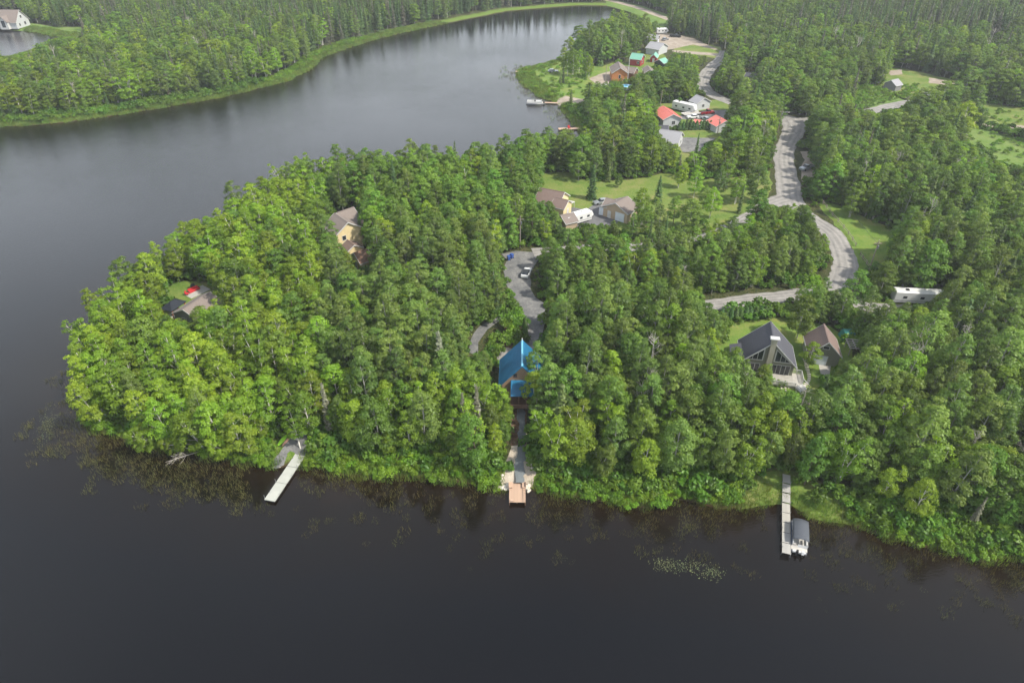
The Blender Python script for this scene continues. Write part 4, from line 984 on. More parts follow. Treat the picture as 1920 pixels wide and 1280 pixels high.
# ------------------------------------------------------------------ vehicles
def car(name, label, cat, px, py, az, L=4.6, W=1.85, H=1.5, paint='car_white', kind='suv', z=LZ+.07, roof=None):
    p = GV(px, py, LZ)
    t = thing(name, label, cat, (p.x, p.y, z), az)        # local +X is the nose
    h2, w2 = L/2, W/2
    zb = .32
    belt = .62*H
    if kind == 'pickup': prof = [(-h2, zb), (-h2, belt), (-h2*.06, belt), (h2*.45, belt), (h2*.95, belt*.92), (h2, belt*.7), (h2, zb)]
    else: prof = [(-h2, zb), (-h2*.99, belt), (-h2*.9, belt+.03), (h2*.42, belt), (h2*.93, belt*.86), (h2, belt*.6), (h2, zb)]
    body = MB()
    k_ = len(prof)
    for sgn in (1,):
        rings = [(-w2, .0), (-w2*.97, .0), (w2*.97, .0), (w2, 0)]
    i = 0
    outs = [(-w2, .93), (-w2+.08, 1.0), (w2-.08, 1.0), (w2, .93)]
    for y, s_ in outs: body.v += [(x*(.985 if s_ < 1 else 1), y, zb+(z_-zb)*s_) for x, z_ in prof]
    for r_ in range(3):
        for j in range(k_):
            q = (j+1) % k_; body.f.append((r_*k_+j, r_*k_+q, (r_+1)*k_+q, (r_+1)*k_+j))
    body.f.append(tuple(range(k_))[::-1]); body.f.append(tuple(3*k_+j for j in range(k_)))
    body.build('body', paint, t)
    if kind == 'pickup': cx0, cx1, tx0, tx1 = -h2*.08, h2*.5, h2*.0, h2*.28
    elif kind == 'van': cx0, cx1, tx0, tx1 = -h2*.96, h2*.75, -h2*.92, h2*.5
    else: cx0, cx1, tx0, tx1 = -h2*.86, h2*.34, -h2*.62, h2*.05
    wt = w2*.70
    cab = MB().hexa([(cx0, -w2*.84, belt), (cx1, -w2*.84, belt), (cx1, w2*.84, belt), (cx0, w2*.84, belt)], [(tx0, -wt, H-.05), (tx1, -wt, H-.05), (tx1, wt, H-.05), (tx0, wt, H-.05)])
    cab.build('window', 'window_glass', t)
    MB().box(tx0-.03, tx1+.03, -wt-.03, wt+.03, H-.06, H).build('roof', roof or paint, t)
    if kind == 'pickup': MB().box(-h2*.96, -h2*.12, -w2*.85, w2*.85, belt+.001, belt+.02).build('truck_bed', 'black_trim', t)
    for x in (-h2*.62, h2*.62):
        for y in (-w2+.08, w2-.08): MB().tube((x, y-.1, .34), (x, y+.1, .34), .34, k=12).build('wheel', 'rubber', t)
    for y in (-w2*.7, w2*.7):
        MB().box(h2*.97, h2+.02, y-.15, y+.15, belt*.62, belt*.8).build('headlight', 'white_gel', t)
    return t
car('parked_car', 'white car with black roof glass parked on the cul-de-sac', 'car', 987, 515, R(76), paint='car_white', roof='car_black')
car('pickup_truck', 'silver pickup parked beside the bend of the gravel road', 'pickup truck', 1512, 318, R(210), 5.6, 2.0, 1.8, 'car_silver', 'pickup')
car('pickup_truck', 'dark red pickup parked near the salmon-roofed garage', 'pickup truck', 1325, 214, R(15), 6.0, 2.0, 1.9, 'car_red', 'pickup')
car('parked_car', 'pale silver car between the salmon-roofed shed and garage', 'car', 1322, 226, R(110), paint='car_silver')
car('parked_car', 'white car parked in front of the trailer by the hedge', 'car', 1298, 222, R(190), paint='car_white')
car('pickup_truck', 'dark pickup at the forest edge of the tan gravel yard', 'pickup truck', 1266, 70, R(-20), 6.5, 2.2, 2.0, 'car_black', 'pickup')
car('parked_car', 'silver car on the grass by the tan gravel yard', 'car', 1247, 76, R(40), paint='car_silver')
car('parked_car', 'black car under the white awning of the cream annex', 'car', 1058, 392, R(70), paint='car_black')
car('parked_car', 'grey car parked in the shade left of the small tan garage', 'car', 1126, 382, R(200), paint='car_silver')
car('parked_car', 'dark green car on the grass near the farthest dock', 'car', 1037, 136, R(5), 5.0, 2, 1.5, 'car_silver')
car('parked_car', 'dark car near the small white shed and flower bed', 'car', 1296, 195, R(5), paint='car_black')
def camper(name, label, px, py, az, L=8, W=2.5, H=3.1, z0=LZ+.06, trim='white_gel'):
    p = GV(px, py, LZ)
    t = thing(name, label, 'camper', (p.x, p.y, z0), az)
    MB().box(-L/2, L/2, -W/2, W/2, .55, H-.12, (.0, .0, .0, .0)).build('body', 'white_gel', t)
    MB().box(-L/2-.03, L/2+.03, -W/2-.03, W/2+.03, H-.119, H, (.15, .3, .15, .15)).build('roof', 'white_gel', t)
    MB().hexa([(L/2, -W/2, 1.3), (L/2+.9, -W/2+.3, 1.7), (L/2+.9, W/2-.3, 1.7), (L/2, W/2, 1.3)], [(L/2, -W/2, H-.13), (L/2+.3, -W/2+.3, H-.3), (L/2+.3, W/2-.3, H-.3), (L/2, W/2, H-.13)]).build('nose_cap', 'white_gel', t)
    for s_ in (-1, 1):
        y = s_*W/2
        for x in (-L*.3, L*.05, L*.35): MB().box(x-.45, x+.45, min(y, y+s_*.03), max(y, y+s_*.03), 1.6, 2.2).build('window', 'window_glass', t)
        MB().box(-L/2+.1, L/2-.1, min(y, y+s_*.02), max(y, y+s_*.02), .95, 1.1).build('stripe', 'grey_metal', t)
        for x in (-.5, .45): MB().tube((x, y-s_*.25, .33), (x, y-s_*.02, .33), .33, k=10).build('wheel', 'rubber', t)
    for x in (-L*.25, L*.2): MB().box(x-.35, x+.35, -.35, .35, H, H+.25, (.05, .05, .05, .05)).build('roof_vent', 'black_trim' if x < 0 else 'white_gel', t)
    MB().tube((L/2+.9, 0, .55), (L/2+1.8, 0, .5), .06, k=5).build('hitch', 'black_trim', t)
    return t
camper('camper', 'white camper trailer parked beside the low taupe-roofed shed', 1082, 418, R(33), 8.5)
camper('camper', 'long white camper half hidden by tall aspens on the right', 1716, 567, R(-6), 11.0, 2.5, 3.2)
camper('camper', 'big white camper behind the salmon-roofed house', 1281, 209, R(-42), 9.5, 2.6, 3.5)
camper('camper', 'short white camper beside the wooden pile at the far yard', 1240, 64, R(5), 6.0)
p = GV(1296, 216)
t = thing('flatbed_trailer', 'flatbed trailer carrying pale boards beside the big camper', 'trailer', (p.x, p.y, LZ+.06), R(20))
MB().box(-4, 4, -1.2, 1.2, .6, .75).build('bed', 'pale_deck', t)
for y in (-1.3, 1.3): MB().box(-4, 4, y-.04, y+.04, .6, 1.0).build('side_board', 'white_gel', t)
for x in (-.6, .4):
    for y in (-1.0, 1.0): MB().tube((x, y-.1, .33), (x, y+.1, .33), .33, k=10).build('wheel', 'rubber', t)
# bins, mail box, pool
for i, (x, y, lb) in enumerate(((954, 487.5, 'blue wheeled bin nearest the camera beside the cul-de-sac'), (959.5, 484, 'second blue wheeled bin, just behind the other one'))):
    p = GV(x, y)
    t = thing('wheeled_bin', lb, 'bin', (p.x, p.y, LZ+.06), R(200+20*i), 'blue bins by the cul-de-sac')
    MB().hexa([(-.3, -.33, .08), (.3, -.33, .08), (.3, .33, .08), (-.3, .33, .08)], [(-.38, -.42, 1.1), (.38, -.42, 1.1), (.38, .42, 1.1), (-.38, .42, 1.1)]).build('body', 'bin_blue', t)
    MB().box(-.42, .42, -.46, .5, 1.11, 1.2, (.05, .05, .05, .05)).build('lid', 'bin_blue', t)
    for s_ in (-.3, .3): MB().tube((s_-.05, .38, .15), (s_+.05, .38, .15), .15, k=8).build('wheel', 'rubber', t)
p = GV(957, 463)
t = thing('mailbox', 'small pale mailbox stand at the top of the cul-de-sac', 'mailbox', (p.x, p.y, LZ))
MB().box(-.07, .07, -.07, .07, 0, 1.1).build('post', 'pole_wood', t); MB().box(-.35, .35, -.25, .25, 1.1, 1.6, (.05, .05, .0, .0)).build('box', 'cushion', t)
p = GV(1175, 166)
t = thing('swimming_pool', 'round blue above-ground pool below the orange house', 'pool', (p.x, p.y, LZ+.03))
MB().tube((0, 0, 0), (0, 0, 1.15), 2.6, k=24).build('wall', 'white_gel', t); MB().tube((0, 0, 1.151), (0, 0, 1.16), 2.4, k=24).build('water', 'pool_water', t)
o = MB().box(-4, 3, -2.2, 2.2, 0, .4).build('pool_deck', 'grey_siding', None, loc=(p.x+7.0, p.y+.5, LZ+.03)); tag(o, 'dark terrace deck right of the round blue pool', 'deck')
p = GV(1133, 168); t = camper('camper', 'small white camper half hidden left of the round pool', 1133, 169, R(10), 5.0, 2.2, 2.4)

# poles
def pole(label, base, top, lamp=False, arm=True, mat='pole_wood', h=None, group=None, name='utility_pole', lean=0):
    a = GV(*base)
    if h is None:
        lo, hi = 2., 14.
        for _ in range(30):
            md = (lo+hi)/2; h_ = P(a.x, a.y, LZ+md)[1]
            if h_ > top[1]: lo = md
            else: hi = md
        h = min(11.5, (lo+hi)/2)
    t = thing(name, label, 'lamp post' if lamp else 'pole', (a.x, a.y, LZ), 0, group)
    MB().path([(0, 0, 0), (0, 0, h)], [.16, .11], 8).build('shaft', mat, t)
    if arm:
        MB().box(-.9, .9, -.06, .06, h-1.0, h-.86).build('crossarm', mat, t)
        MB().tube((.3, 0, h-2.4), (.3, 0, h-1.6), .2, k=8).build('transformer', 'grey_metal', t)
    if lamp:
        la = MB().path([(0, 0, h-1.6), (1.2, 0, h-1.1), (2.4, 0, h-1.1)], [.05, .05, .04], 6).build('lamp_arm', 'grey_metal', t)
        MB().box(2.3, 3.0, -.14, .14, h-1.2, h-1.06).build('lamp_head', 'cushion', la)
    return a+Vector((0, 0, h-.9))
w1 = pole('utility pole with street lamp arm at the far road junction', (1458, 247), (1463, 205), lamp=True, name='street_lamp')
w2 = pole('utility pole with transformer right of the silver pickup', (1548, 362), (1553, 317))
w3 = pole('utility pole among young trees right of the lower road bend', (1628, 510), (1637, 450))
w4 = pole('utility pole beside the far right-hand road', (1697, 202), (1702, 180))
w5 = pole('utility pole in front of the far right forest', (1755, 135), (1760, 108))
w6 = pole('utility pole at the upper edge of the cul-de-sac', (975, 464), (980, 405))
w7 = pole('bare grey pole left of the orange house', (1135, 156), (1137, 123), arm=False)
w8 = pole('tall white flagpole in front of the orange house', (1176, 158), (1178, 107), arm=False, mat='white_paint', name='flagpole')
w9 = pole('thin pole rising among trees left of the big camper', (1238, 200), (1239, 170), arm=False)
w10 = pole('utility pole at the far end of the yellow roadside lawn', (1328, 86), (1329, 69), arm=False)
w11 = pole('short dark post beside the right-hand driveway', (1624, 584), (1627, 571), arm=False, name='marker_post')
w12 = pole('utility pole by the yellow lawn below the hedge', (1345, 252), (1350, 220))
def wire(a, b_, sag, label):
    pts = []
    for i in range(13):
        f = i/12; p = a.lerp(b_, f); p.z -= sag*4*f*(1-f); pts.append(p)
    o = MB().path(pts, [.03]*13, 4).build('power_line', 'black_trim'); tag(o, label, 'power line')
wire(w1, w2, 1.6, 'thin power line from the lamp pole to the pole by the pickup')
wire(w2, w3, 1.6, 'thin power line along the fenced lawn to the lower bend')
wire(w4, w5, 1.4, 'thin power line above the far right-hand road')
wire(w1, w4, 1.8, 'thin power line spanning from the junction to the right-hand road')
wire(w6, GV(1110, 470)+Vector((0, 0, 8)), 1.2, 'thin power line leaving the cul-de-sac pole through the trees')

# rail fence along the roadside lawn
fp = smooth_line([G(*q) for q in ((1530, 366), (1560, 405), (1590, 440), (1608, 470))], 6)
t = thing('rail_fence', 'low rustic wooden rail fence along the lawn right of the road', 'fence', (fp[0][0], fp[0][1], LZ))
pts = []; acc = 0
for i in range(1, len(fp)):
    a, b_ = Vector(fp[i-1]), Vector(fp[i]); pts.append(b_-Vector(fp[0]))
pts.insert(0, Vector((0, 0)))
sel = [pts[0]]
for q in pts[1:]:
    if (q-sel[-1]).length > 2.4: sel.append(q)
for q in sel: MB().box(q.x-.08, q.x+.08, q.y-.08, q.y+.08, 0, 1.25).build('post', 'pole_wood', t)
for a, b_ in zip(sel[:-1], sel[1:]):
    for z_ in (.45, .95): MB().tube((a.x, a.y, z_), (b_.x, b_.y, z_), .06, k=5).build('rail', 'pole_wood', t)
fp = [G(*q) for q in ((1612, 480), (1630, 505), (1636, 530), (1628, 560))]
t = thing('rail_fence', 'rail fence continuing beside the young trees at the lower bend', 'fence', (fp[0][0], fp[0][1], LZ))
fs = smooth_line(fp, 3); sel = [Vector(q)-Vector(fs[0]) for q in fs]
for q in sel: MB().box(q.x-.08, q.x+.08, q.y-.08, q.y+.08, 0, 1.25).build('post', 'pole_wood', t)
for a, b_ in zip(sel[:-1], sel[1:]):
    for z_ in (.45, .95): MB().tube((a.x, a.y, z_), (b_.x, b_.y, z_), .06, k=5).build('rail', 'pole_wood', t)

# ------------------------------------------------------------------ vegetation prototypes
def quads(c, nrm, size, asp=1.0):
    N = len(c); r = rng.normal(size=(N, 3))
    nrm = nrm/np.maximum(1e-6, np.linalg.norm(nrm, axis=1, keepdims=True))
    t = np.cross(nrm, r); t /= np.maximum(1e-6, np.linalg.norm(t, axis=1, keepdims=True))
    b_ = np.cross(nrm, t); s = np.broadcast_to(np.asarray(size).reshape(-1, 1), (N, 1))
    V = np.stack([c-t*s*asp, c-b_*s*.62, c+t*s*asp, c+b_*s*.62], 1).reshape(-1, 3)
    return V, np.arange(4*N).reshape(N, 4)
def leaf_mesh(name, c, nrm, size, tint, mat, asp=1.0):
    V, F = quads(c, nrm, size, asp)
    return np_mesh(name, V, F, [mat], None, {'tint': np.clip(tint, 0, 1)})
def trunk_curve(H, bend, lean):
    a = rng.uniform(0, 6.28); pts = []
    for i in range(7):
        t = i/6; pts.append((math.cos(a)*bend*math.sin(t*3)*1.0+lean[0]*t*t*H, math.sin(a)*bend*math.sin(t*2.2)+lean[1]*t*t*H, H*t))
    return pts
def at_curve(pts, z):
    zs = [p[2] for p in pts]
    return np.array([np.interp(z, zs, [p[0] for p in pts]), np.interp(z, zs, [p[1] for p in pts]), z])
def deciduous(leafmat, bark, H, Rc, z0, ncl, nleaf, size, rad=.13, shape=.65, clr=.95, lean=.0, stems=1, sparse=1.0):
    tr = MB(); C_, N_, T_, S2 = [], [], [], []
    for st in range(stems):
        ang = rng.uniform(0, 6.28)
        ln = (math.cos(ang)*(.05*stems+lean), math.sin(ang)*(.05*stems+lean)) if stems > 1 else (lean*math.cos(ang), lean*math.sin(ang))
        Hs = H*(1 if st == 0 else rng.uniform(.75, .95))
        pts = trunk_curve(Hs*.93, .25, ln)
        if stems > 1: pts = [(x+math.cos(ang)*.25, y+math.sin(ang)*.25, z) for x, y, z in pts]
        tr.path(pts, [rad*(1-.85*i/6)+.012 for i in range(7)], 7)
        n_c = max(6, int(ncl/stems))
        for k in range(n_c):
            t = (k+rng.uniform(0, 1))/n_c
            prof = (math.sin(math.pi*min(1, max(0.02, t**shape*.93+.05))))**.7
            rr = Rc*prof/(stems**.35)*rng.uniform(.35, 1.0)**.6
            a = k*2.4+rng.uniform(-.6, .6)
            z = Hs*(z0+(1-z0)*t)*rng.uniform(.96, 1.0)
            ax_ = at_curve(pts, min(z, pts[-1][2]))
            cen = np.array([ax_[0]+math.cos(a)*rr, ax_[1]+math.sin(a)*rr, z])
            cr_ = clr*rng.uniform(.65, 1.15)*(1-.35*t)
            zb = max(Hs*z0*.7, z-rr*.9-.6)
            base_ = at_curve(pts, min(zb, pts[-1][2]*.98))
            if k % 2 == 0: tr.path([base_, base_*.45+cen*.55+np.array([0, 0, -.1]), cen], [rad*.30*(1-t*.5), rad*.2*(1-t*.5), .012], 4)
            m_ = int(nleaf*cr_*cr_*sparse)
            d = rng.normal(size=(m_, 3)); d /= np.linalg.norm(d, axis=1, keepdims=True)
            d[:, 2] = np.where(d[:, 2] < -.3, -d[:, 2]*.6, d[:, 2])
            ra = rng.uniform(.35, 1.08, (m_, 1))**.6
            # ragged lobes
            lob = 1+.28*np.sin(d[:, :1]*5+k)*np.cos(d[:, 1:2]*5.5+k*2)
            pos = cen+d*ra*cr_*lob*np.array([1, 1, .72])
            C_.append(pos)
            out = pos-np.array([ax_[0], ax_[1], z-1.2]); out /= np.maximum(.3, np.linalg.norm(out, axis=1, keepdims=True))
            N_.append(d*.55+out*.45+rng.normal(size=(m_, 3))*.38+np.array([0, 0, .25]))
            T_.append(np.clip(.45+rng.normal()*.16+rng.normal(size=m_)*.2+.1*d[:, 2], 0, 1))
    c = np.concatenate(C_); nn_ = np.concatenate(N_); tt = np.concatenate(T_)
    cm = leaf_mesh('crown', c, nn_, size*rng.uniform(.7, 1.25, len(c)), tt, leafmat, 1.0)
    return cm, tr.mesh('trunk', bark), H, Rc
def spruce(mat, H, Rc, z0=.06, dens=1.0, size=.30):
    C_, N_, T_ = [], [], []
    nl = int(H*2.1)
    for k in range(nl):
        t = k/nl; z = H*(z0+(1-z0)*t)
        r = Rc*(1-t)**.85*(.72+.28*math.sin(k*1.9)*rng.uniform(.6, 1.2))+.12
        nb = max(4, int((5+5*(1-t))*dens))
        a0 = rng.uniform(0, 6.28)
        for j in range(nb):
            a = a0+6.283*j/nb+rng.uniform(-.25, .25); rb = r*rng.uniform(.7, 1.12)
            m_ = max(2, int(rb/.26*2.2))
            f = rng.uniform(.12, 1.0, m_); side = rng.normal(size=m_)*.16*rb*f
            x = math.cos(a)*f*rb-math.sin(a)*side; y = math.sin(a)*f*rb+math.cos(a)*side
            zz_ = z-.32*f*rb+.16*(f*rb)**2/max(rb, .3)*.6+rng.normal(size=m_)*.07
            C_.append(np.stack([x, y, zz_], 1))
            N_.append(np.stack([math.cos(a)*.55+rng.normal(size=m_)*.3, math.sin(a)*.55+rng.normal(size=m_)*.3, .75+rng.normal(size=m_)*.25], 1))
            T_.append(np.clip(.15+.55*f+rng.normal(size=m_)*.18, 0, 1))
    c = np.concatenate(C_); nn_ = np.concatenate(N_); tt = np.concatenate(T_)
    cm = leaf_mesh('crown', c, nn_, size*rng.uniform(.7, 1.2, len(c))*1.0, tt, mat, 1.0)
    tr = MB().path([(0, 0, 0), (0, 0, H*.5), (0, 0, H*.99)], [.16, .09, .015], 6)
    return cm, tr.mesh('trunk', 'bark_dark'), H, Rc
def dead(H):
    tr = MB(); pts = trunk_curve(H, .3, (0, 0)); tr.path(pts, [.12*(1-.85*i/6)+.012 for i in range(7)], 6)
    for k in range(16):
        z = H*rng.uniform(.35, .93); a = rng.uniform(0, 6.28); L_ = (1-z/H)*H*.42+.6
        b_ = at_curve(pts, z); e = b_+np.array([math.cos(a)*L_*.6, math.sin(a)*L_*.6, L_*.75]); m_ = (b_+e)/2+rng.normal(size=3)*.12
        tr.path([b_, m_, e], [.045, .03, .01], 4)
        for q in range(3):
            e2 = m_+(e-m_)*rng.uniform(0, 1)+0; e3 = e2+rng.normal(size=3)*.5+np.array([0, 0, .45]); tr.path([e2, e3], [.018, .006], 3)
    return None, tr.mesh('trunk', 'bark_dead'), H, 1.2
def shrub(mat, H, Rc, ncl, nleaf, size):
    C_, N_, T_ = [], [], []
    for k in range(ncl):
        a = rng.uniform(0, 6.28); rr = Rc*rng.uniform(0, 1)**.6; cr_ = H*.34*rng.uniform(.7, 1.2)
        cen = np.array([math.cos(a)*rr, math.sin(a)*rr, max(cr_*.6, H*rng.uniform(.3, .8)*(1-.45*rr/Rc))])
        d = rng.normal(size=(nleaf, 3)); d /= np.linalg.norm(d, axis=1, keepdims=True); d[:, 2] = np.abs(d[:, 2])*1.0-.15
        pos = cen+d*cr_*rng.uniform(.5, 1.1, (nleaf, 1)); pos[:, 2] = np.maximum(pos[:, 2], .05)
        C_.append(pos); N_.append(d*.6+rng.normal(size=(nleaf, 3))*.4+np.array([0, 0, .35])); T_.append(np.clip(.45+rng.normal()*.16+rng.normal(size=nleaf)*.2, 0, 1))
    c = np.concatenate(C_)
    return leaf_mesh('shrub', c, np.concatenate(N_), size*rng.uniform(.7, 1.3, len(c)), np.concatenate(T_), mat)
def blades(mat, n_, spread, h, w, lean=.25):
    V, T_ = [], []
    x = rng.uniform(-spread, spread, n_); y = rng.uniform(-spread, spread, n_); a = rng.uniform(0, 6.28, n_)
    hh = h*rng.uniform(.5, 1.2, n_); lx = rng.normal(size=n_)*lean*hh; ly = rng.normal(size=n_)*lean*hh
    ca, sa = np.cos(a)*w, np.sin(a)*w; z0_ = np.full(n_, -.15)
    V = np.stack([np.stack([x-ca, y-sa, z0_], 1), np.stack([x+ca, y+sa, z0_], 1), np.stack([x+ca*.4+lx, y+sa*.4+ly, hh], 1), np.stack([x-ca*.4+lx, y-sa*.4+ly, hh], 1)], 1).reshape(-1, 3)
    return np_mesh('blades', V, np.arange(4*n_).reshape(n_, 4), [mat], None, {'tint': rng.uniform(0, 1, n_)})

PROT = {
 'birch': [deciduous('leaf_birch', 'bark_birch', 11.5, 2.8, .26, 40, 150, .172, .14, .62, 1.1, .02, st) for st in (1, 1, 2, 1, 2, 3, 1)],
 'aspen': [deciduous('leaf_aspen', 'bark_aspen', 14, 2.7, .24, 46, 155, .172, .14, .75, 1.05, .01) for _ in range(6)],
 'broad': [deciduous('leaf_dark', 'bark_aspen', 12, 3.3, .20, 46, 150, .185, .14, .66, 1.2, .01, st) for st in (1, 1, 2, 1)],
 'maple': [deciduous('leaf_maple', 'bark_dark', 12.5, 2.8, .22, 46, 150, .18, .14, .72, 1.08) for _ in range(3)],
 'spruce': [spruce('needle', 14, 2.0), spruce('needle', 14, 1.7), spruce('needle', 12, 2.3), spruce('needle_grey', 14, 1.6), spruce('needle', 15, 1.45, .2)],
 'dead': [dead(11), dead(13), dead(10)],
}
KINDN = {'birch': 'birch_tree', 'aspen': 'aspen_tree', 'broad': 'broadleaf_tree', 'maple': 'maple_tree', 'spruce': 'spruce_tree', 'dead': 'dead_tree'}
CATN = {'dead': 'dead tree'}

# ------------------------------------------------------------------ where trees stand
# photograph regions that stay open to view (a nearer tree must be low enough, or is left out)
OPEN = [
 [(880,662),(890,610),(938,588),(990,583),(990,604),(945,607),(918,624),(906,660)], [(938,474),(1012,472),(1014,482),(1000,520),(1022,572),(1020,640),(986,640),(984,600),(962,560),(946,512)],
 [(941,672),(979,641),(992,652),(994,688),(990,702),(990,747),(966,747),(966,712),(969,697),(952,690),(941,684)],
 [(965,748),(990,750),(986,832),(1002,905),(938,905),(956,832)],
 [(942,476),(1005,476),(996,502),(992,522),(1003,556),(1018,582),(1014,642),(989,642),(986,602),(942,600),(902,640),(892,652),(890,640),(906,602),(936,590),(976,582),(958,547),(948,510)],
 [(1466,222),(1514,226),(1497,262),(1493,288),(1524,300),(1526,330),(1504,345),(1520,380),(1444,384),(1457,360),(1452,300),(1460,260)],
 [(1559,438),(1573,448),(1604,480),(1605,515),(1588,543),(1562,538),(1560,480)],
 [(1342,548),(1480,543),(1490,553),(1490,562),(1350,578),(1342,577)], [(1188,576),(1204,574),(1200,582),(1188,584)],
 [(1403,668),(1396,629),(1445,603),(1483,638),(1491,676),(1480,700),(1505,712),(1500,722),(1455,716),(1452,683),(1407,672)],
 [(1368,610),(1430,604),(1397,625),(1390,640),(1368,642)], [(1494,650),(1503,655),(1520,725),(1498,728),(1507,712),(1490,690)],
 [(1527,633),(1545,609),(1558,630),(1577,664),(1570,678),(1558,700),(1537,700),(1536,662),(1528,650)], [(1576,646),(1598,648),(1598,668),(1580,668)],
 [(1130,372),(1170,370),(1178,386),(1186,402),(1170,410),(1128,395)], [(1052,395),(1075,388),(1125,382),(1150,405),(1125,415),(1105,420),(1060,420),(1052,408)],
 [(1075,345),(1200,330),(1200,355),(1120,368),(1078,375)], [(1236,345),(1290,332),(1310,352),(1280,400),(1262,395),(1240,372)], [(1310,345),(1380,350),(1370,375),(1320,380)],
 [(1300,370),(1350,368),(1340,400),(1300,405)],
 [(1040,355),(1070,360),(1074,392),(1056,392),(1045,375)], [(1014,350),(1030,356),(1026,376),(1012,370)],
 [(626,398),(664,389),(668,408),(664,436),(654,452),(676,462),(688,470),(688,490),(680,503),(662,474),(640,440),(630,412)],
 [(308,570),(322,562),(345,556),(384,538),(392,548),(388,560),(372,566),(350,584),(342,588),(322,594),(310,580)],
 [(345,536),(385,538),(384,553),(350,556)],
 [(508,870),(512,850),(512,830),(535,808),(548,796),(574,796),(579,850),(550,882),(512,942),(492,942),(530,884),(506,878)],
 [(1468,888),(1481,888),(1482,960),(1468,960)], [(1395,912),(1450,893),(1456,944),(1396,950)], [(1487,925),(1500,948),(1540,958),(1588,972),(1590,982),(1510,965),(1487,945)],
 [(1536,380),(1585,390),(1598,418),(1560,410)], [(1605,478),(1655,468),(1640,510),(1615,520)], [(1600,564),(1650,567),(1640,582),(1600,575)], [(1676,540),(1756,546),(1756,568),(1684,566)],
 [(1640,204),(1708,190),(1700,200),(1640,212)], [(1672,134),(1686,134),(1684,142),(1672,141)], [(1671,149),(1683,146),(1680,163),(1671,160)], [(1744,148),(1800,156),(1760,162),(1744,158)], [(1738,174),(1756,178),(1752,182),(1736,176)],
 [(1610,165),(1660,168),(1695,190),(1640,203),(1608,196)], [(1800,238),(1920,275),(1920,310),(1870,300),(1820,265)], [(1860,205),(1920,205),(1920,245),(1870,228)],
 [(1818,74),(1920,77),(1920,81),(1818,78)],
 [(1145,123),(1162,116),(1192,125),(1194,136),(1184,140),(1152,140)], [(1183,99),(1208,101),(1206,116),(1186,112)], [(1222,98),(1232,97),(1232,108),(1222,108)], [(1233,110),(1248,106),(1246,122),(1234,122)], [(1210,120),(1222,124),(1220,134),(1212,130)],
 [(1216,64),(1240,62),(1300,74),(1350,92),(1350,104),(1300,99),(1262,93),(1244,92),(1220,86)], [(1232,56),(1272,62),(1270,74),(1232,66)],
 [(1230,205),(1244,198),(1274,220),(1272,232),(1255,232),(1236,222)], [(1255,200),(1268,194),(1296,204),(1336,206),(1336,216),(1360,226),(1300,226),(1278,214)],
 [(1240,243),(1279,247),(1340,259),(1312,282),(1280,285),(1276,265),(1257,262)], [(1280,244),(1358,244),(1345,258),(1280,256)], [(1304,177),(1328,180),(1325,192),(1308,190)],
 [(1305,166),(1315,146),(1338,124),(1350,112),(1352,122),(1328,150),(1324,166)], [(1398,136),(1420,137),(1418,144),(1400,144)],
 [(1118,0),(1160,2),(1247,30),(1247,40),(1150,12),(1118,6)], [(1105,145),(1145,135),(1148,150),(1110,153)], [(1170,160),(1180,160),(1180,170),(1170,170)],
 [(985,150),(1040,148),(1062,165),(1050,185),(1015,184)], [(1048,184),(1100,186),(1090,194),(1045,192)], [(1062,205),(1085,215),(1098,250),(1085,250)],
 [(0,18),(40,18),(52,46),(150,50),(150,70),(100,68),(70,80),(60,92),(20,106),(0,106)],
]
BUILD = [o for o in SC.objects if o.parent is None and o.type == 'EMPTY' and o.get('category') in ('house', 'cabin', 'garage', 'shed', 'gazebo', 'annex', 'camper', 'car', 'pickup truck', 'patio', 'pool', 'sofa', 'trailer', 'bin')]
BOX = []
bpy.context.view_layer.update()
for o in BUILD:
    bb = [o.matrix_world.inverted() @ (c.matrix_world @ Vector(k)) for c in o.children if c.type == 'MESH' for k in c.bound_box]
    if bb: BOX.append((o.matrix_world.inverted(), min(p.x for p in bb)-1.6, max(p.x for p in bb)+1.6, min(p.y for p in bb)-1.6, max(p.y for p in bb)+1.6))
def on_building(x, y):
    h = np.zeros(len(x), bool)
    for M_, x0, x1, y0, y1 in BOX:
        lx = M_[0][0]*x+M_[0][1]*y+M_[0][3]; ly = M_[1][0]*x+M_[1][1]*y+M_[1][3]
        h |= (lx > x0) & (lx < x1) & (ly > y0) & (ly < y1)
    return h
HARD = ('asphalt','gravel','garage_drive','landing','parking','island','sand')
HARDW = [[G(*q) for q in c_] for c_, h_ in zip(CLEAR, CLEAR_N) if h_.startswith(HARD)]
CLEARW = [[G(*q) for q in c_] for c_ in CLEAR]
def blocked(x, y, margin=.6, lawns=True):
    h = on_building(x, y)
    px_, py_, _ = P(x, y, LZ)
    for pts, hw in ROADS:
        xs = [p[0] for p in pts]; ys = [p[1] for p in pts]
        m_ = (x > min(xs)-9) & (x < max(xs)+9) & (y > min(ys)-9) & (y < max(ys)+9) & ~h
        if m_.any(): h[m_] |= dist_poly(pts, x[m_], y[m_], False) < hw+margin+.6
    if lawns:
        for c_ in CLEARW: h |= inside(c_, x, y)
    for c_ in HARDW: h |= inside(c_, x, y)
    return h
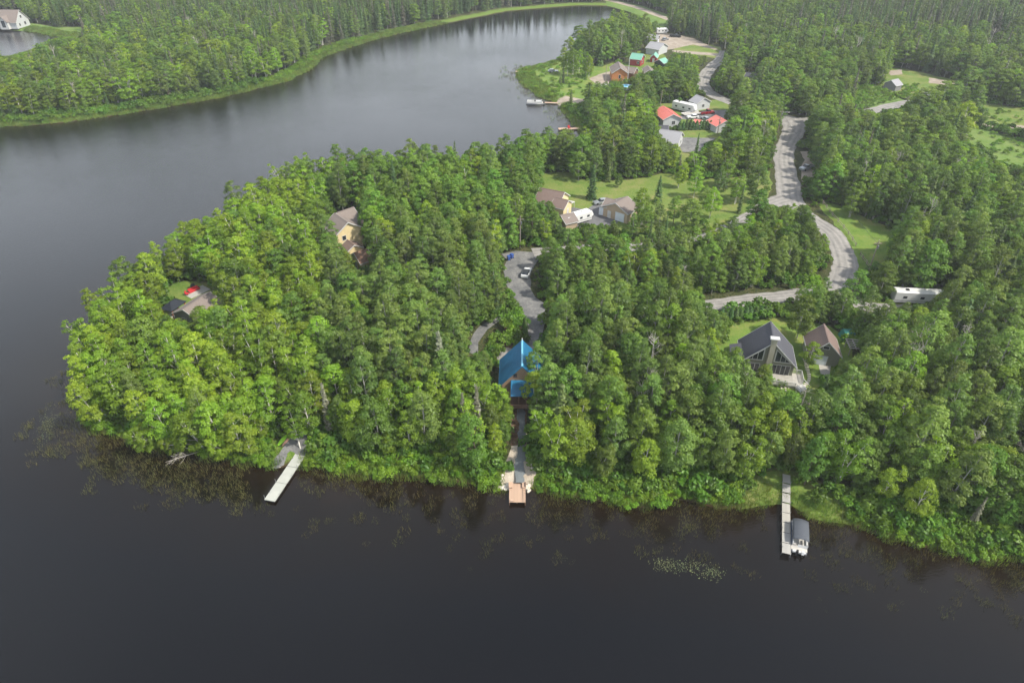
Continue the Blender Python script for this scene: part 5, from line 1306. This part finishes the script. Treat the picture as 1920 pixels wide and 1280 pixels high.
def fit(x, y, H, Rc, scales=(1, .8, .62, .45)):
    """largest scale at which a tree stays out of the open views; 0 if none"""
    res = np.zeros(len(x))
    for s_ in scales:
        todo = res == 0
        hit = np.zeros(len(x), bool)
        for f in (.12, .3, .5, .7, .85, 1.0):
            for q in (-1.0, 0, 1.0):
                r_ = Rc*q*(1 if .25 < f < .9 else .35)*s_
                a, b_, _ = P(x+r_, y, LZ+H*f*s_)
                for w_ in OPEN:
                    xs = [p[0] for p in w_]; ys = [p[1] for p in w_]
                    m_ = todo & ~hit & (a > min(xs)) & (a < max(xs)) & (b_ > min(ys)) & (b_ < max(ys))
                    if m_.any(): hit[m_] |= inside(w_, a[m_], b_[m_])
        res[todo & ~hit] = s_
    return res

def hexpts(x0, x1, y0, y1, sp, jit=.32):
    ny = int((y1-y0)/(sp*.87)); nx = int((x1-x0)/sp)
    I, J = np.meshgrid(np.arange(nx), np.arange(ny))
    x = x0+(I+.5*(J % 2))*sp+rng.normal(size=I.shape)*jit*sp*.6; y = y0+J*sp*.87+rng.normal(size=I.shape)*jit*sp*.6
    return x.ravel(), y.ravel()
def candidates(sp, y0, y1, pxm=260):
    x, y = hexpts(-650, 650, y0, y1, sp)
    a, b_, _ = P(x, y, LZ)
    k = (a > -pxm) & (a < 1920+pxm) & (b_ < 1290)
    return x[k], y[k]
xs, ys = [], []
for sp, y0, y1 in ((4.1, 45, 215), (4.7, 215, 420), (4.5, 420, 640), (5.0, 640, 960)):
    a, b_ = candidates(sp, y0, y1); xs.append(a); ys.append(b_)
n_up = sum(len(a) for a in xs)
a, b_ = candidates(4.6, 47, 330); xs.append(a); ys.append(b_)
X = np.concatenate(xs); Y = np.concatenate(ys); LOW = np.arange(len(X)) >= n_up
sd = signed(X, Y)
k = (sd > .7) & ~blocked(X, Y)
X, Y, sd, LOW = X[k], Y[k], sd[k], LOW[k]
PX, PY, DD = P(X, Y, LZ)
def species(px, py, s, u):
    NW = py < 262 and px < 1045 and not (px > 940 and py > 110)
    if NW:
        if px > 620: w = (.03, .04, .02, 0, .90, .01)
        elif py < 70 and px > 60: w = (.06, .14, .08, 0, .72, .0)
        elif py < 110: w = (.12, .25, .2, 0, .40, .03)
        else: w = (.34, .26, .16, 0, .20, .035)
    elif py < 150 and px > 1250:
        if px > 1560 and py < 75: w = (.0, .03, .03, 0, .92, .01)
        elif py < 90: w = (.02, .12, .2, 0, .65, .01)
        else: w = (.08, .28, .32, 0, .30, .03)
    elif py < 330 and px > 1030 and px < 1460: w = (.22, .34, .22, .04, .17, .01)
    elif px < 610: w = (.86, .03, .07, .01, .0, .005)
    elif px < 1020:
        if py < 480: w = (.14, .14, .05, .65, .02, .0)
        elif s < 15: w = (.62, .1, .16, .08, .03, .01)
        else: w = (.07, .74, .12, .03, .02, .01)
    elif py < 585 and px < 1560: w = (.16, .36, .24, .2, .03, .01)
    elif 1165 < px < 1275 and 735 < py < 805: w = (.1, .35, .1, .02, .0, .43)
    elif py > 585:
        if s < 13: w = (.42, .14, .32, .07, .04, .01)
        else: w = (.06, .55, .30, .04, .03, .02)
    else: w = (.08, .42, .34, .02, .12, .02)
    c_ = 0
    for nm, p in zip(('birch', 'aspen', 'broad', 'maple', 'spruce', 'dead'), w):
        c_ += p
        if u*sum(w) <= c_: return nm
    return 'aspen'
U = rng.uniform(size=len(X))
SP = np.array([species(a, b_, c_, u) for a, b_, c_, u in zip(PX, PY, sd, U)])
# open grassy shore belts
NWm = (PY < 262) & (PX < 1045)
belt = np.where(NWm, np.where(PX > 600, 9, 6), np.where((PX > 560) & (PY > 700), 4.8, np.where(PY < 300, 7, .9)))
keep = sd > belt*rng.uniform(.75, 1.3, len(X))
keep &= rng.uniform(size=len(X)) > .05
X, Y, sd, PX, PY, DD, SP, NWm, LOW = [q[keep] for q in (X, Y, sd, PX, PY, DD, SP, NWm, LOW)]
VI = rng.integers(0, 1000, len(X))
SCL = rng.normal(1, .11, len(X)).clip(.72, 1.25)
SCL *= np.where((sd < 9) & ~NWm, .93, 1)
SCL *= np.where((Y > 215) & (SP == 'aspen'), .86, 1)
SCL *= np.where((SP == 'spruce') & NWm & (PX > 620), 1.12, 1)
SCL *= np.where((PX < 620) & ~NWm & (SP == 'birch'), .98, 1)
SCL *= np.where((PX > 1020) & (PX < 1560) & (PY > 440) & (PY < 585), .72, 1)
SCL *= np.where(LOW & ~((PX > 1560) & (PY < 75)), rng.uniform(.5, .78, len(X)), 1)
FARW = np.where((Y > 215) & (SP != 'spruce'), rng.uniform(1.1, 1.4, len(X)), np.where(SP == 'spruce', rng.uniform(.9, 1.25, len(X)), rng.uniform(.85, 1.15, len(X))))
HH = np.array([PROT[s_][v % len(PROT[s_])][2] for s_, v in zip(SP, VI)])*SCL
RR = np.array([PROT[s_][v % len(PROT[s_])][3] for s_, v in zip(SP, VI)])*SCL
fs = fit(X, Y, HH, RR*FARW)
keep = fs > 0
X, Y, sd, PX, PY, DD, SP, NWm, VI, SCL, fs, HH, FARW = [q[keep] for q in (X, Y, sd, PX, PY, DD, SP, NWm, VI, SCL, fs, HH, FARW)]
SCL = SCL*fs; HH = HH*fs
# small trees thickened a little so that they stay leafy
gx_ = signed(X+1, Y)-signed(X-1, Y); gy_ = signed(X, Y+1)-signed(X, Y-1)
gl = np.maximum(1e-3, np.hypot(gx_, gy_)); gx_, gy_ = gx_/gl, gy_/gl
tilt = np.where((sd < 9) & (SP != 'spruce') & ~NWm, rng.uniform(.02, .22, len(X)), rng.uniform(0, .06, len(X)))
RZ = rng.uniform(0, 6.283, len(X))
ta = np.where(sd < 9, np.arctan2(-gy_, -gx_)+rng.normal(size=len(X))*.4, rng.uniform(0, 6.28, len(X)))
def rot_of(rz, tilt_, az_):
    ax_ = Vector((-math.sin(az_), math.cos(az_), 0))
    return (Matrix.Rotation(tilt_, 3, ax_) @ Matrix.Rotation(rz, 3, 'Z')).to_euler()
ROT = np.array([tuple(rot_of(a, b_, c_)) for a, b_, c_ in zip(RZ, tilt, ta)])
ZG = hgt_sd(sd)

# ---- labels: what the tree looks like and which landmark it stands by
LMK = [((979,690),'the blue-roofed cabin'),((1445,650),'the lake house'),((1553,655),'the brown-roofed garage'),((325,575),'the dark gazebo'),((648,420),'the tall cream house'),
 ((535,890),'the white floating dock'),((970,920),'the cedar dock'),((1475,960),'the long plank dock'),((975,500),'the cul-de-sac'),((1150,390),'the tan double garage'),((1590,500),'the lower road bend'),
 ((1718,560),'the long white camper'),((1480,300),'the upper road bend'),((1512,318),'the silver pickup'),((1250,250),'the grey-roofed house'),((1165,130),'the orange house'),((1260,80),'the tan gravel yard'),
 ((1680,200),'the far right-hand road'),((1400,140),'the dark slate roof'),((1235,345),'the long lawn'),((1850,280),'the open meadow'),((30,40),'the big white pond house'),((1330,145),'the far straight road'),
 ((980,134),'the farthest dock'),((600,130),'the curving far bank'),((250,200),'the far bank at the left edge'),((850,60),'the straight stretch of far bank'),((1700,760),'the right-hand grove'),((1340,575),'the hedge-lined side road'),((200,700),'the left tip of the peninsula'),((420,640),'the middle of the left grove'),((760,640),'the middle of the tall grove'),((1200,760),'the shore thicket right of the cabin'),((1860,1000),'the right end of the near shore')]
def where(px, py, nw, s):
    best = None
    for (a, b_), nm in LMK:
        if nw != (nm in ('the big white pond house', 'the curving far bank', 'the far bank at the left edge', 'the straight stretch of far bank')): continue
        dx, dy = px-a, (py-b_)*1.5; d_ = math.hypot(dx, dy)/(1 if py > 330 else .6)
        if best is None or d_ < best[0]: best = (d_, dx, dy, nm)
    d_, dx, dy, nm = best
    side = ('right of' if dx > 0 else 'left of') if abs(dx) > abs(dy) else ('below' if dy > 0 else 'above')
    return ('close ' if d_ < 55 else '' if d_ < 120 else 'well ')+side+' '+nm
LOOK = {'birch': 'white-stemmed birch', 'aspen': 'slender grey-green aspen', 'broad': 'bushy dark green broadleaf tree', 'maple': 'vivid green maple', 'spruce': 'narrow pointed dark spruce', 'dead': 'bare grey dead tree'}
PLUR = {'birch': 'birches', 'aspen': 'aspens', 'broad': 'dark broadleaf trees', 'maple': 'maples', 'spruce': 'spruces', 'dead': 'dead trees'}
def put_tree(kind, v, x, y, z, rot, scl, label, group=None, sx=1.0):
    cm, tm, H_, R_ = PROT[kind][v % len(PROT[kind])]
    t = bpy.data.objects.new(KINDN[kind], None); COL.objects.link(t); t.empty_display_size = .3
    t.location = (x, y, z-.05); t.rotation_euler = rot; t.scale = (scl*sx, scl*sx, scl)
    tag(t, label, CATN.get(kind, 'tree'), group)
    inst('trunk', tm, t)
    if cm: inst('crown', cm, t)
    return t
infr = (PX > -60) & (PX < 1980) & (PY > -5) & (PY < 1285)
rank = np.where(infr, HH/DD, -1)
single = np.zeros(len(X), bool)
LIM = {'birch': 280, 'aspen': 280, 'broad': 270, 'maple': 200, 'spruce': 280, 'dead': 60}
for kd in PROT:
    ids = np.where((SP == kd) & infr)[0]; ids = ids[np.argsort(-rank[ids])][:LIM[kd]]
    single[ids] = True
WH = {}
for i in np.where(single)[0]: WH.setdefault((SP[i], where(PX[i], PY[i], bool(NWm[i]), sd[i])), []).append(i)
for (kd, w_), ids in WH.items():
    word = {}
    if len(ids) > 1:
        for nm, key in (('tallest', lambda i: -HH[i]), ('leftmost', lambda i: PX[i]), ('rightmost', lambda i: -PX[i]), ('nearest', lambda i: -PY[i]), ('farthest', lambda i: PY[i]), ('shortest', lambda i: HH[i])):
            i = min(ids, key=key)
            if i not in word: word[i] = nm+' '
    for i in ids:
        g_ = PLUR[kd]+' '+w_ if len(ids) > 1 else None
        put_tree(kd, int(VI[i]), X[i], Y[i], ZG[i], tuple(ROT[i]), float(SCL[i]), word.get(i, '')+LOOK[kd]+' '+w_, g_, float(FARW[i]*(1+.25*(1-fs[i]))))

# ---- hidden sources for scattered masses, and the node group that scatters them
def source(parts):
    out = []
    for me in parts:
        o = bpy.data.objects.new('source', me); out.append(o)
    return out
def scatter(name, variants, P3, rot, scl, vi, kind='stuff', label=None, cat=None):
    """variants: list of lists of meshes; one instance per point"""
    me = bpy.data.meshes.new(name); N = len(P3)
    me.vertices.add(N); me.vertices.foreach_set('co', np.asarray(P3, np.float32).ravel())
    at = me.attributes.new('rot', 'FLOAT_VECTOR', 'POINT'); at.data.foreach_set('vector', np.asarray(rot, np.float32).ravel())
    scl = np.asarray(scl, np.float32)
    if scl.ndim == 1: scl = np.repeat(scl[:, None], 3, 1)
    at = me.attributes.new('scl', 'FLOAT_VECTOR', 'POINT'); at.data.foreach_set('vector', scl.ravel())
    at = me.attributes.new('vi', 'INT', 'POINT'); at.data.foreach_set('value', np.asarray(vi, np.int32) % len(variants))
    o = bpy.data.objects.new(name, me); COL.objects.link(o)
    ng = bpy.data.node_groups.new(name, 'GeometryNodeTree')
    ng.interface.new_socket('Geometry', in_out='INPUT', socket_type='NodeSocketGeometry'); ng.interface.new_socket('Geometry', in_out='OUTPUT', socket_type='NodeSocketGeometry')
    nd, lk = ng.nodes, ng.links
    gi = nd.new('NodeGroupInput'); go = nd.new('NodeGroupOutput')
    jn = nd.new('GeometryNodeJoinGeometry')
    for v in variants:
        j2 = nd.new('GeometryNodeJoinGeometry')
        for src in source(v):
            oi = nd.new('GeometryNodeObjectInfo'); oi.inputs[0].default_value = src
            lk.new(oi.outputs['Geometry'], j2.inputs[0])
        g2 = nd.new('GeometryNodeGeometryToInstance'); lk.new(j2.outputs[0], g2.inputs[0]); lk.new(g2.outputs[0], jn.inputs[0])
    ip = nd.new('GeometryNodeInstanceOnPoints'); ip.inputs['Pick Instance'].default_value = True
    lk.new(gi.outputs[0], ip.inputs['Points']); lk.new(jn.outputs[0], ip.inputs['Instance'])
    def attr(nm, ty):
        a = nd.new('GeometryNodeInputNamedAttribute'); a.data_type = ty; a.inputs['Name'].default_value = nm; return a.outputs['Attribute']
    lk.new(attr('vi', 'INT'), ip.inputs['Instance Index'])
    er = nd.new('FunctionNodeEulerToRotation'); lk.new(attr('rot', 'FLOAT_VECTOR'), er.inputs[0]); lk.new(er.outputs[0], ip.inputs['Rotation'])
    lk.new(attr('scl', 'FLOAT_VECTOR'), ip.inputs['Scale'])
    lk.new(ip.outputs[0], go.inputs[0])
    md = o.modifiers.new('scatter', 'NODES'); md.node_group = ng
    tag(o, label, cat, None, kind)
    return o
for kd in PROT:
    ids = np.where((SP == kd) & ~single)[0]
    if len(ids) == 0: continue
    var = [[m_ for m_ in (p[0], p[1]) if m_] for p in PROT[kd]]
    s3 = np.stack([SCL[ids]*FARW[ids]*(1+.25*(1-fs[ids]))]*2+[SCL[ids]], 1)
    scatter(KINDN[kd]+'s', var, np.stack([X[ids], Y[ids], ZG[ids]-.05], 1), ROT[ids], s3, VI[ids], 'stuff', 'mass of farther '+{'birch': 'birches', 'aspen': 'aspens', 'broad': 'dark broadleaf trees', 'maple': 'maples', 'spruce': 'spruces', 'dead': 'bare dead trees'}[kd]+' merging into the distant forest', 'woodland')

# ---- trees placed singly on lawns and beside houses
def lawn_tree(kind, v, px, py, scl, label, sx=1.0):
    p = G(px, py); put_tree(kind, v, p[0], p[1], float(hgt(p[0], p[1])[0]), (0, 0, rnd.uniform(0, 6)), scl, label, None, sx)
lawn_tree('spruce', 2, 1109, 373, .95, 'full conical spruce on the lawn above the asphalt yard', 1.15)
lawn_tree('broad', 0, 1159, 351, .38, 'very small lone tree on the lawn behind the tan garages')
lawn_tree('spruce', 2, 1233, 379, .72, 'short dark pine on the lawn right of the tan garages', 1.2)
lawn_tree('maple', 1, 1262, 420, .68, 'small yellow-green maple at the lower edge of the lawn', 1.2)
lawn_tree('birch', 2, 1203, 428, 1.0, 'large multi-stemmed birch right of the big tan garage', 1.15)
lawn_tree('maple', 2, 1594, 574, .78, 'vivid green round maple at the road fork', 1.35)
lawn_tree('birch', 0, 1516, 686, .5, 'small leafy tree between the lake house and its garage', 1.4)
lawn_tree('aspen', 1, 1006, 742, .92, 'aspen pressed against the right side of the blue-roofed cabin')
lawn_tree('birch', 1, 1001, 768, .8, 'birch just right of the cabin porch above the path')
lawn_tree('birch', 4, 936, 792, .78, 'birch a little left of the cabin porch beside the path')
lawn_tree('broad', 1, 1494, 634, .92, 'tall pale-crowned tree rising behind the lake house path')
lawn_tree('broad', 2, 1592, 408, .9, 'lone tree with bare lower trunk on the fenced lawn')
lawn_tree('spruce', 0, 1305, 289, .55, 'tiny pointed spruce at the corner of the dark gravel court')
for x, y, k_, v_, s_, lb in ((1085, 338, 'broad', 0, .8, 'leafy tree at the top left corner of the long lawn'), (1140, 341, 'spruce', 1, .6, 'slim spruce on the upper edge of the long lawn'), (1270, 352, 'birch', 2, .75, 'loose birch right of the short dark pine'),
    (1345, 372, 'aspen', 1, .7, 'aspen in the right half of the long lawn'), (1362, 352, 'broad', 2, .8, 'dark round tree near the top right of the long lawn'), (1318, 392, 'maple', 0, .6, 'young maple low on the right half of the long lawn'),
    (1405, 352, 'aspen', 3, .8, 'tall aspen between the long lawn and the upper road bend'), (1290, 428, 'broad', 1, .75, 'dark tree at the bottom edge of the long lawn'), (1225, 420, 'aspen', 0, .6, 'slender aspen right of the large multi-stemmed birch'), (1378, 382, 'birch', 4, .8, 'pale birch near the small lawn-edge spruce')):
    lawn_tree(k_, v_, x, y, s_, lb, 1.2)
lawn_tree('birch', 1, 1300, 372, .8, 'birch standing alone in the middle of the long lawn', 1.1)
lawn_tree('birch', 3, 1330, 408, .8, 'birch at the right end of the long lawn', 1.1)
lawn_tree('spruce', 1, 1385, 400, .65, 'small spruce at the lawn edge beside the road bend')
lawn_tree('broad', 3, 1415, 378, .95, 'wide grey-green tree beside the road bend', 1.1)
lawn_tree('spruce', 0, 1050, 160, .5, 'small dark spruce pair on the lakeside lawn, left one')
lawn_tree('spruce', 1, 1056, 156, .65, 'small dark spruce pair on the lakeside lawn, right one')
lawn_tree('spruce', 2, 1070, 200, .6, 'stout dark spruce beside the gravel beach', 1.3)
for i, (x, y, s_) in enumerate(((1056,138,1.05),(1064,142,.95),(1074,144,1.1),(1086,136,.9),(1098,144,.95),(1104,146,.85))):
    p = G(x, y); put_tree('birch', (0, 3, 1)[i % 3], p[0], p[1], LZ, (0, 0, i), s_, 'slim white-stemmed birch in the row on the far lakeside lawn', 'row of birches on the far lakeside lawn', .9)
for i, (x, y, s_, k_) in enumerate(((1102,116,1.25,'aspen'),(1118,114,1.1,'aspen'),(1128,120,1.0,'broad'),(1138,112,1.1,'broad'),(1168,102,1.15,'spruce'),(1180,96,1.15,'broad'),(1195,92,1.25,'broad'),(1205,88,1.2,'aspen'),(1215,94,1.0,'broad'),(1112,122,.9,'aspen'),(1186,88,1.2,'aspen'),(1150,108,1.1,'aspen'),(1158,100,1.1,'broad'),(1128,104,1.15,'aspen'))):
    p = G(x, y); put_tree(k_, i, p[0], p[1], LZ, (0, 0, i), s_, LOOK[k_]+' in the clump behind the orange house', PLUR[k_]+' in the clump behind the orange house')
lawn_tree('spruce', 3, 872, 842, .95, 'grey-green spire-like spruce at the front shore left of the landing', .85)
lawn_tree('dead', 1, 878, 838, .6, 'short bare dead tree beside the grey-green spire-like spruce')
lawn_tree('spruce', 3, 897, 838, 1.02, 'tallest grey-green spruce at the front shore left of the landing', .9)
lawn_tree('dead', 0, 1238, 796, .95, 'bare white-branched tree among aspens right of the cabin')
lawn_tree('dead', 1, 1211, 780, .8, 'thin bare dead tree left of the larger bare white one')
# leaning and fallen birches on the left shore
def lean_tree(px, py, az, tl, scl, label, kind='birch', v=0):
    p = G(px, py, .3); put_tree(kind, v, p[0], p[1], max(.05, float(hgt(p[0], p[1])[0])), tuple(rot_of(rnd.uniform(0, 6), R(tl), R(az))), scl, label)
lean_tree(372, 846, 235, 70, .62, 'bare white birch fallen almost flat towards the water at the left shore', 'dead', 2)
lean_tree(360, 842, 215, 48, .55, 'strongly leaning birch over the shore beside the fallen one', 'birch', 0)
lean_tree(300, 832, 240, 38, .7, 'slanting birch with low crown at the left shore corner', 'birch', 3)
lean_tree(564, 844, 120, 22, .75, 'curved birch leaning over the head of the white dock', 'birch', 1)
lean_tree(430, 850, 250, 30, .6, 'leaning birch between the fallen one and the gravel landing', 'birch', 3)
# hedges: each clipped arborvitae is its own shrub
hv = []
for k_ in range(4):
    mm = 420; t_ = rng.uniform(0, 1, mm)**.8; a = rng.uniform(0, 6.28, mm); r_ = .75*(1-t_**2.2*.85)*rng.uniform(.8, 1.08, mm)
    c_ = np.stack([np.cos(a)*r_, np.sin(a)*r_, .05+t_*3.2], 1)
    hv.append(leaf_mesh('hedge_shrub', c_, np.stack([np.cos(a), np.sin(a), .4+t_], 1)+rng.normal(size=(mm, 3))*.35, .2*rng.uniform(.7, 1.3, mm), rng.uniform(.1, .9, mm), 'hedge_leaf'))
def hedge(p0, p1, step, sc_, label, group):
    a, b_ = Vector(G(*p0)), Vector(G(*p1)); k_ = int((b_-a).length/step)
    for j in range(k_+1):
        p = a.lerp(b_, j/max(1, k_))
        o = inst('hedge_shrub', hv[j % 4], None, (p.x+rnd.uniform(-.15, .15), p.y+rnd.uniform(-.15, .15), LZ), (0, 0, rnd.uniform(0, 6)), (sc_*rnd.uniform(.9, 1.15),)*2+(sc_*rnd.uniform(.85, 1.12),))
        tag(o, label, 'shrub', group)
hedge((1350, 604), (1432, 594), 1.15, 1.0, 'dense arborvitae in the hedge row behind the lake house lawn', 'arborvitae hedge behind the lake house lawn')
hedge((1274, 244), (1362, 242), 1.3, 1.15, 'clipped arborvitae in the tall hedge below the salmon-roofed house', 'clipped hedge below the salmon-roofed house')
hedge((984, 612), (986, 640), 1.3, .8, 'upright hedge shrub along the driveway island', 'hedge along the driveway island')

# ---- shrubs, undergrowth, shore grass, reeds, lily pads
SHR = [[shrub('leaf_shrub', 2.0, 1.4, 9, 60, .17)] for _ in range(4)]
UND = [[shrub('leaf_under', 1.7, 1.5, 8, 55, .19)] for _ in range(4)]
for i, (x, y, s_) in enumerate(((950,620,1.3),(958,606,1.5),(968,604,1.5),(975,612,1.3),(962,632,1.2),(974,634,1.4),(950,640,1.1),(970,648,.9),(958,648,.8))):
    p = G(x, y); o = inst('island_shrub', (UND if i % 2 else SHR)[i % 4][0], None, (p[0], p[1], LZ), (0, 0, i), (s_, s_, s_*1.3)); tag(o, 'leafy shrub in the planted island between the two driveways', 'shrub', 'shrubs of the driveway island')
for i, (x, y, s_, lb) in enumerate(((1040,175,1.3,'low round bush on the grassy point near the beach'),(1030,180,1.2,'bush at the tip of the grass beside the beach'),(1440,715,.9,'leafy bush at the foot of the white deck'),(1465,722,.7,'small bush in front of the deck'),(1160,118,1.1,'bush left of the dark red house'),(1230,130,1.2,'bush between the small brown shed and black shed'),(28,48,1.0,'small bush before the big white house'),(44,45,.8,'tiny bush right of the big white house'),(100,44,3.2,'broad bushy tree right of the big white house'),(1262,226,1.2,'pale bush in front of the white gable wall'))):
    p = G(x, y); o = inst('bush', SHR[i % 4][0], None, (p[0], p[1], LZ), (0, 0, i), (s_, s_, s_)); tag(o, lb, 'bush')

def scatter_band(name, variants, sp, cond, sc_, label, cat, zoff=0, y0=45, y1=560, open_=True, lawns=True, margin=0., H=1.2, tiltr=.08):
    x, y = candidates(sp, y0, y1, 200)
    s = signed(x, y); a, b_, d_ = P(x, y, LZ)
    nw = (b_ < 262) & (a < 1045)
    k = cond(s, a, b_, nw)
    x, y, s = x[k], y[k], s[k]
    k = ~blocked(x, y, margin, lawns)
    x, y, s = x[k], y[k], s[k]
    if open_:
        f = fit(x, y, np.full(len(x), H), np.full(len(x), .8), (1, .5)); x, y, s, f = x[f > 0], y[f > 0], s[f > 0], f[f > 0]
    else: f = np.ones(len(x))
    z = np.maximum(hgt_sd(s), 0 if zoff == 0 else -9)+zoff if zoff < 50 else np.full(len(x), .0)
    N = len(x)
    rot = np.stack([rng.normal(size=N)*tiltr, rng.normal(size=N)*tiltr, rng.uniform(0, 6.28, N)], 1)
    sc = rng.uniform(sc_[0], sc_[1], N)*f
    return scatter(name, variants, np.stack([x, y, z], 1), rot, sc, rng.integers(0, 99, N), 'stuff', label, cat)
scatter_band('undergrowth', UND, 2.4, lambda s, a, b_, nw: (s > 2.5) & (rng.uniform(size=len(s)) < .8), (.8, 2.0), 'leafy undergrowth beneath the trees', 'undergrowth', y1=330, open_=True, lawns=True, margin=.3, H=1.8)
scatter_band('shore_shrubs', SHR, 1.55, lambda s, a, b_, nw: (s > np.where(nw, 3.0, -.15)) & (s < np.where(nw, 9, np.where((a > 560) & (b_ > 700), 9.5, 5))) & ~((a > 1390) & (a < 1595) & (b_ > 870)) & ~((a > 955) & (a < 1070) & (b_ > 105) & (b_ < 190) & (rng.uniform(size=len(a)) < .75)), (.45, 1.0), 'bright green shrub thicket lining the shores', 'shrubs', y1=420, open_=True, lawns=True, margin=.1, H=1.2)
scatter_band('bright_brush', SHR, 2.3, lambda s, a, b_, nw: (((a > 1590) & (a < 1720) & (b_ > 160) & (b_ < 206)) | ((a > 980) & (a < 1110) & (b_ > 118) & (b_ < 260) & (s > 1.5) & (rng.uniform(size=len(a)) < .35)) | ((a > 1700) & (b_ > 205) & (b_ < 330) & (rng.uniform(size=len(a)) < .25)) | ((a > 1330) & (a < 1490) & (b_ > 538) & (b_ < 556))) & (s > 1), (.4, .9), 'pale green brush on open ground near the roads', 'brush', y1=420, open_=False, lawns=False, margin=.3)
TUF = [[blades('grass_blade', 90, .9, .55, .035)] for _ in range(3)]
scatter_band('shore_grass', TUF, 1.25, lambda s, a, b_, nw: (s > -.3) & (s < np.where(nw, 8, 3.2)) & (b_ < 1200), (.6, 1.5), 'bright tall grass along the water edge', 'grass', y1=470, open_=False, lawns=False, margin=-.2)
REED = [[blades('reed', 34, 1.0, .6, .026, .35)] for _ in range(3)]
def reed_cond(s, a, b_, nw):
    u = rng.uniform(size=len(s))
    front = (b_ > 780) & (s > -14) & (s < -.1) & (u < np.exp(s/5.2)*.85*(.35+1.3*(np.sin(a*.021+np.cos(b_*.05)*2)*.5+.5))) & ~((a > 380) & (a < 560) & (b_ > 868) & (b_ < 940) & (a > 440)) & ~((a > 1440) & (a < 1512)) & ~((a > 950) & (a < 992) & (b_ > 905))
    wedge = (a > 150) & (a < 460) & (b_ > 800) & (s > -9) & (s < 0) & (u < .9)
    ne = (a > 930) & (a < 1110) & (b_ > 118) & (b_ < 275) & (s > -5) & (s < 0) & (u < .12)
    west = (a < 250) & (b_ > 690) & (s > -7) & (s < 0) & (u < .3)
    return front | ne | west | wedge
scatter_band('reeds', REED, 1.15, reed_cond, (.5, 1.1), 'sparse olive reeds standing in the shallow water', 'reeds', zoff=99, y1=420, open_=False, lawns=False, margin=-1)
NR = [[blades('grass_blade', 16, 1.0, 1.0, .03, .15)] for _ in range(2)]
scatter_band('tall_reeds', NR, 1.6, lambda s, a, b_, nw: (a > 930) & (a < 1110) & (b_ > 118) & (b_ < 275) & (s > -9) & (s < -.5) & (rng.uniform(size=len(s)) < .16), (.5, 1.0), 'tall thin reeds off the far grassy point', 'reeds', zoff=99, y0=200, y1=420, open_=False, lawns=False, margin=-1)
def pad():
    n_ = 16; V, F, T_ = [], [], []
    for k in range(n_):
        a, r_ = rng.uniform(0, 6.28), 2.0*rng.uniform(0, 1)**.5; cx_, cy_ = math.cos(a)*r_, math.sin(a)*r_; q = rng.uniform(.05, .11)
        b0 = rng.uniform(0, 6.28); i0 = len(V)
        V += [(cx_+math.cos(b0+j*1.5708*.9)*q, cy_+math.sin(b0+j*1.5708*.9)*q, .012) for j in range(4)]; F.append((i0, i0+1, i0+2, i0+3)); T_.append(rng.uniform(0, 1))
    return np_mesh('pads', np.array(V), np.array(F), ['lily'], None, {'tint': np.array(T_)})
PADS = [[pad()] for _ in range(4)]
pp, ps = [], []
for cx_, cy_, rx, ry, n_ in ((1275,1062,50,10,22),(1335,1072,30,8,16),(92,785,14,24,16),(80,812,12,16,10),(340,912,30,14,3),(980,1012,12,8,3),(1060,1050,14,8,2),(700,960,260,40,7),(880,1065,14,9,2),(1640,1110,250,45,6),(1200,1020,200,40,5)):
    for k in range(n_):
        a, r_ = rnd.uniform(0, 6.28), rnd.random()**.6
        p = G(cx_+math.cos(a)*r_*rx, cy_+math.sin(a)*r_*ry, 0); pp.append((p[0], p[1], .003)); ps.append(rnd.uniform(.35, .8) if n_ > 9 else rnd.uniform(.12, .3))
pp, ps = np.array(pp), np.array(ps); k = signed(pp[:, 0], pp[:, 1]) < -.5; pp, ps = pp[k], ps[k]
scatter('lily_pads', PADS, pp, np.stack([np.zeros(len(pp)), np.zeros(len(pp)), rng.uniform(0, 6, len(pp))], 1), ps, rng.integers(0, 9, len(pp)), 'stuff', 'scattered pale lily pads floating on the dark lake', 'lily pads')
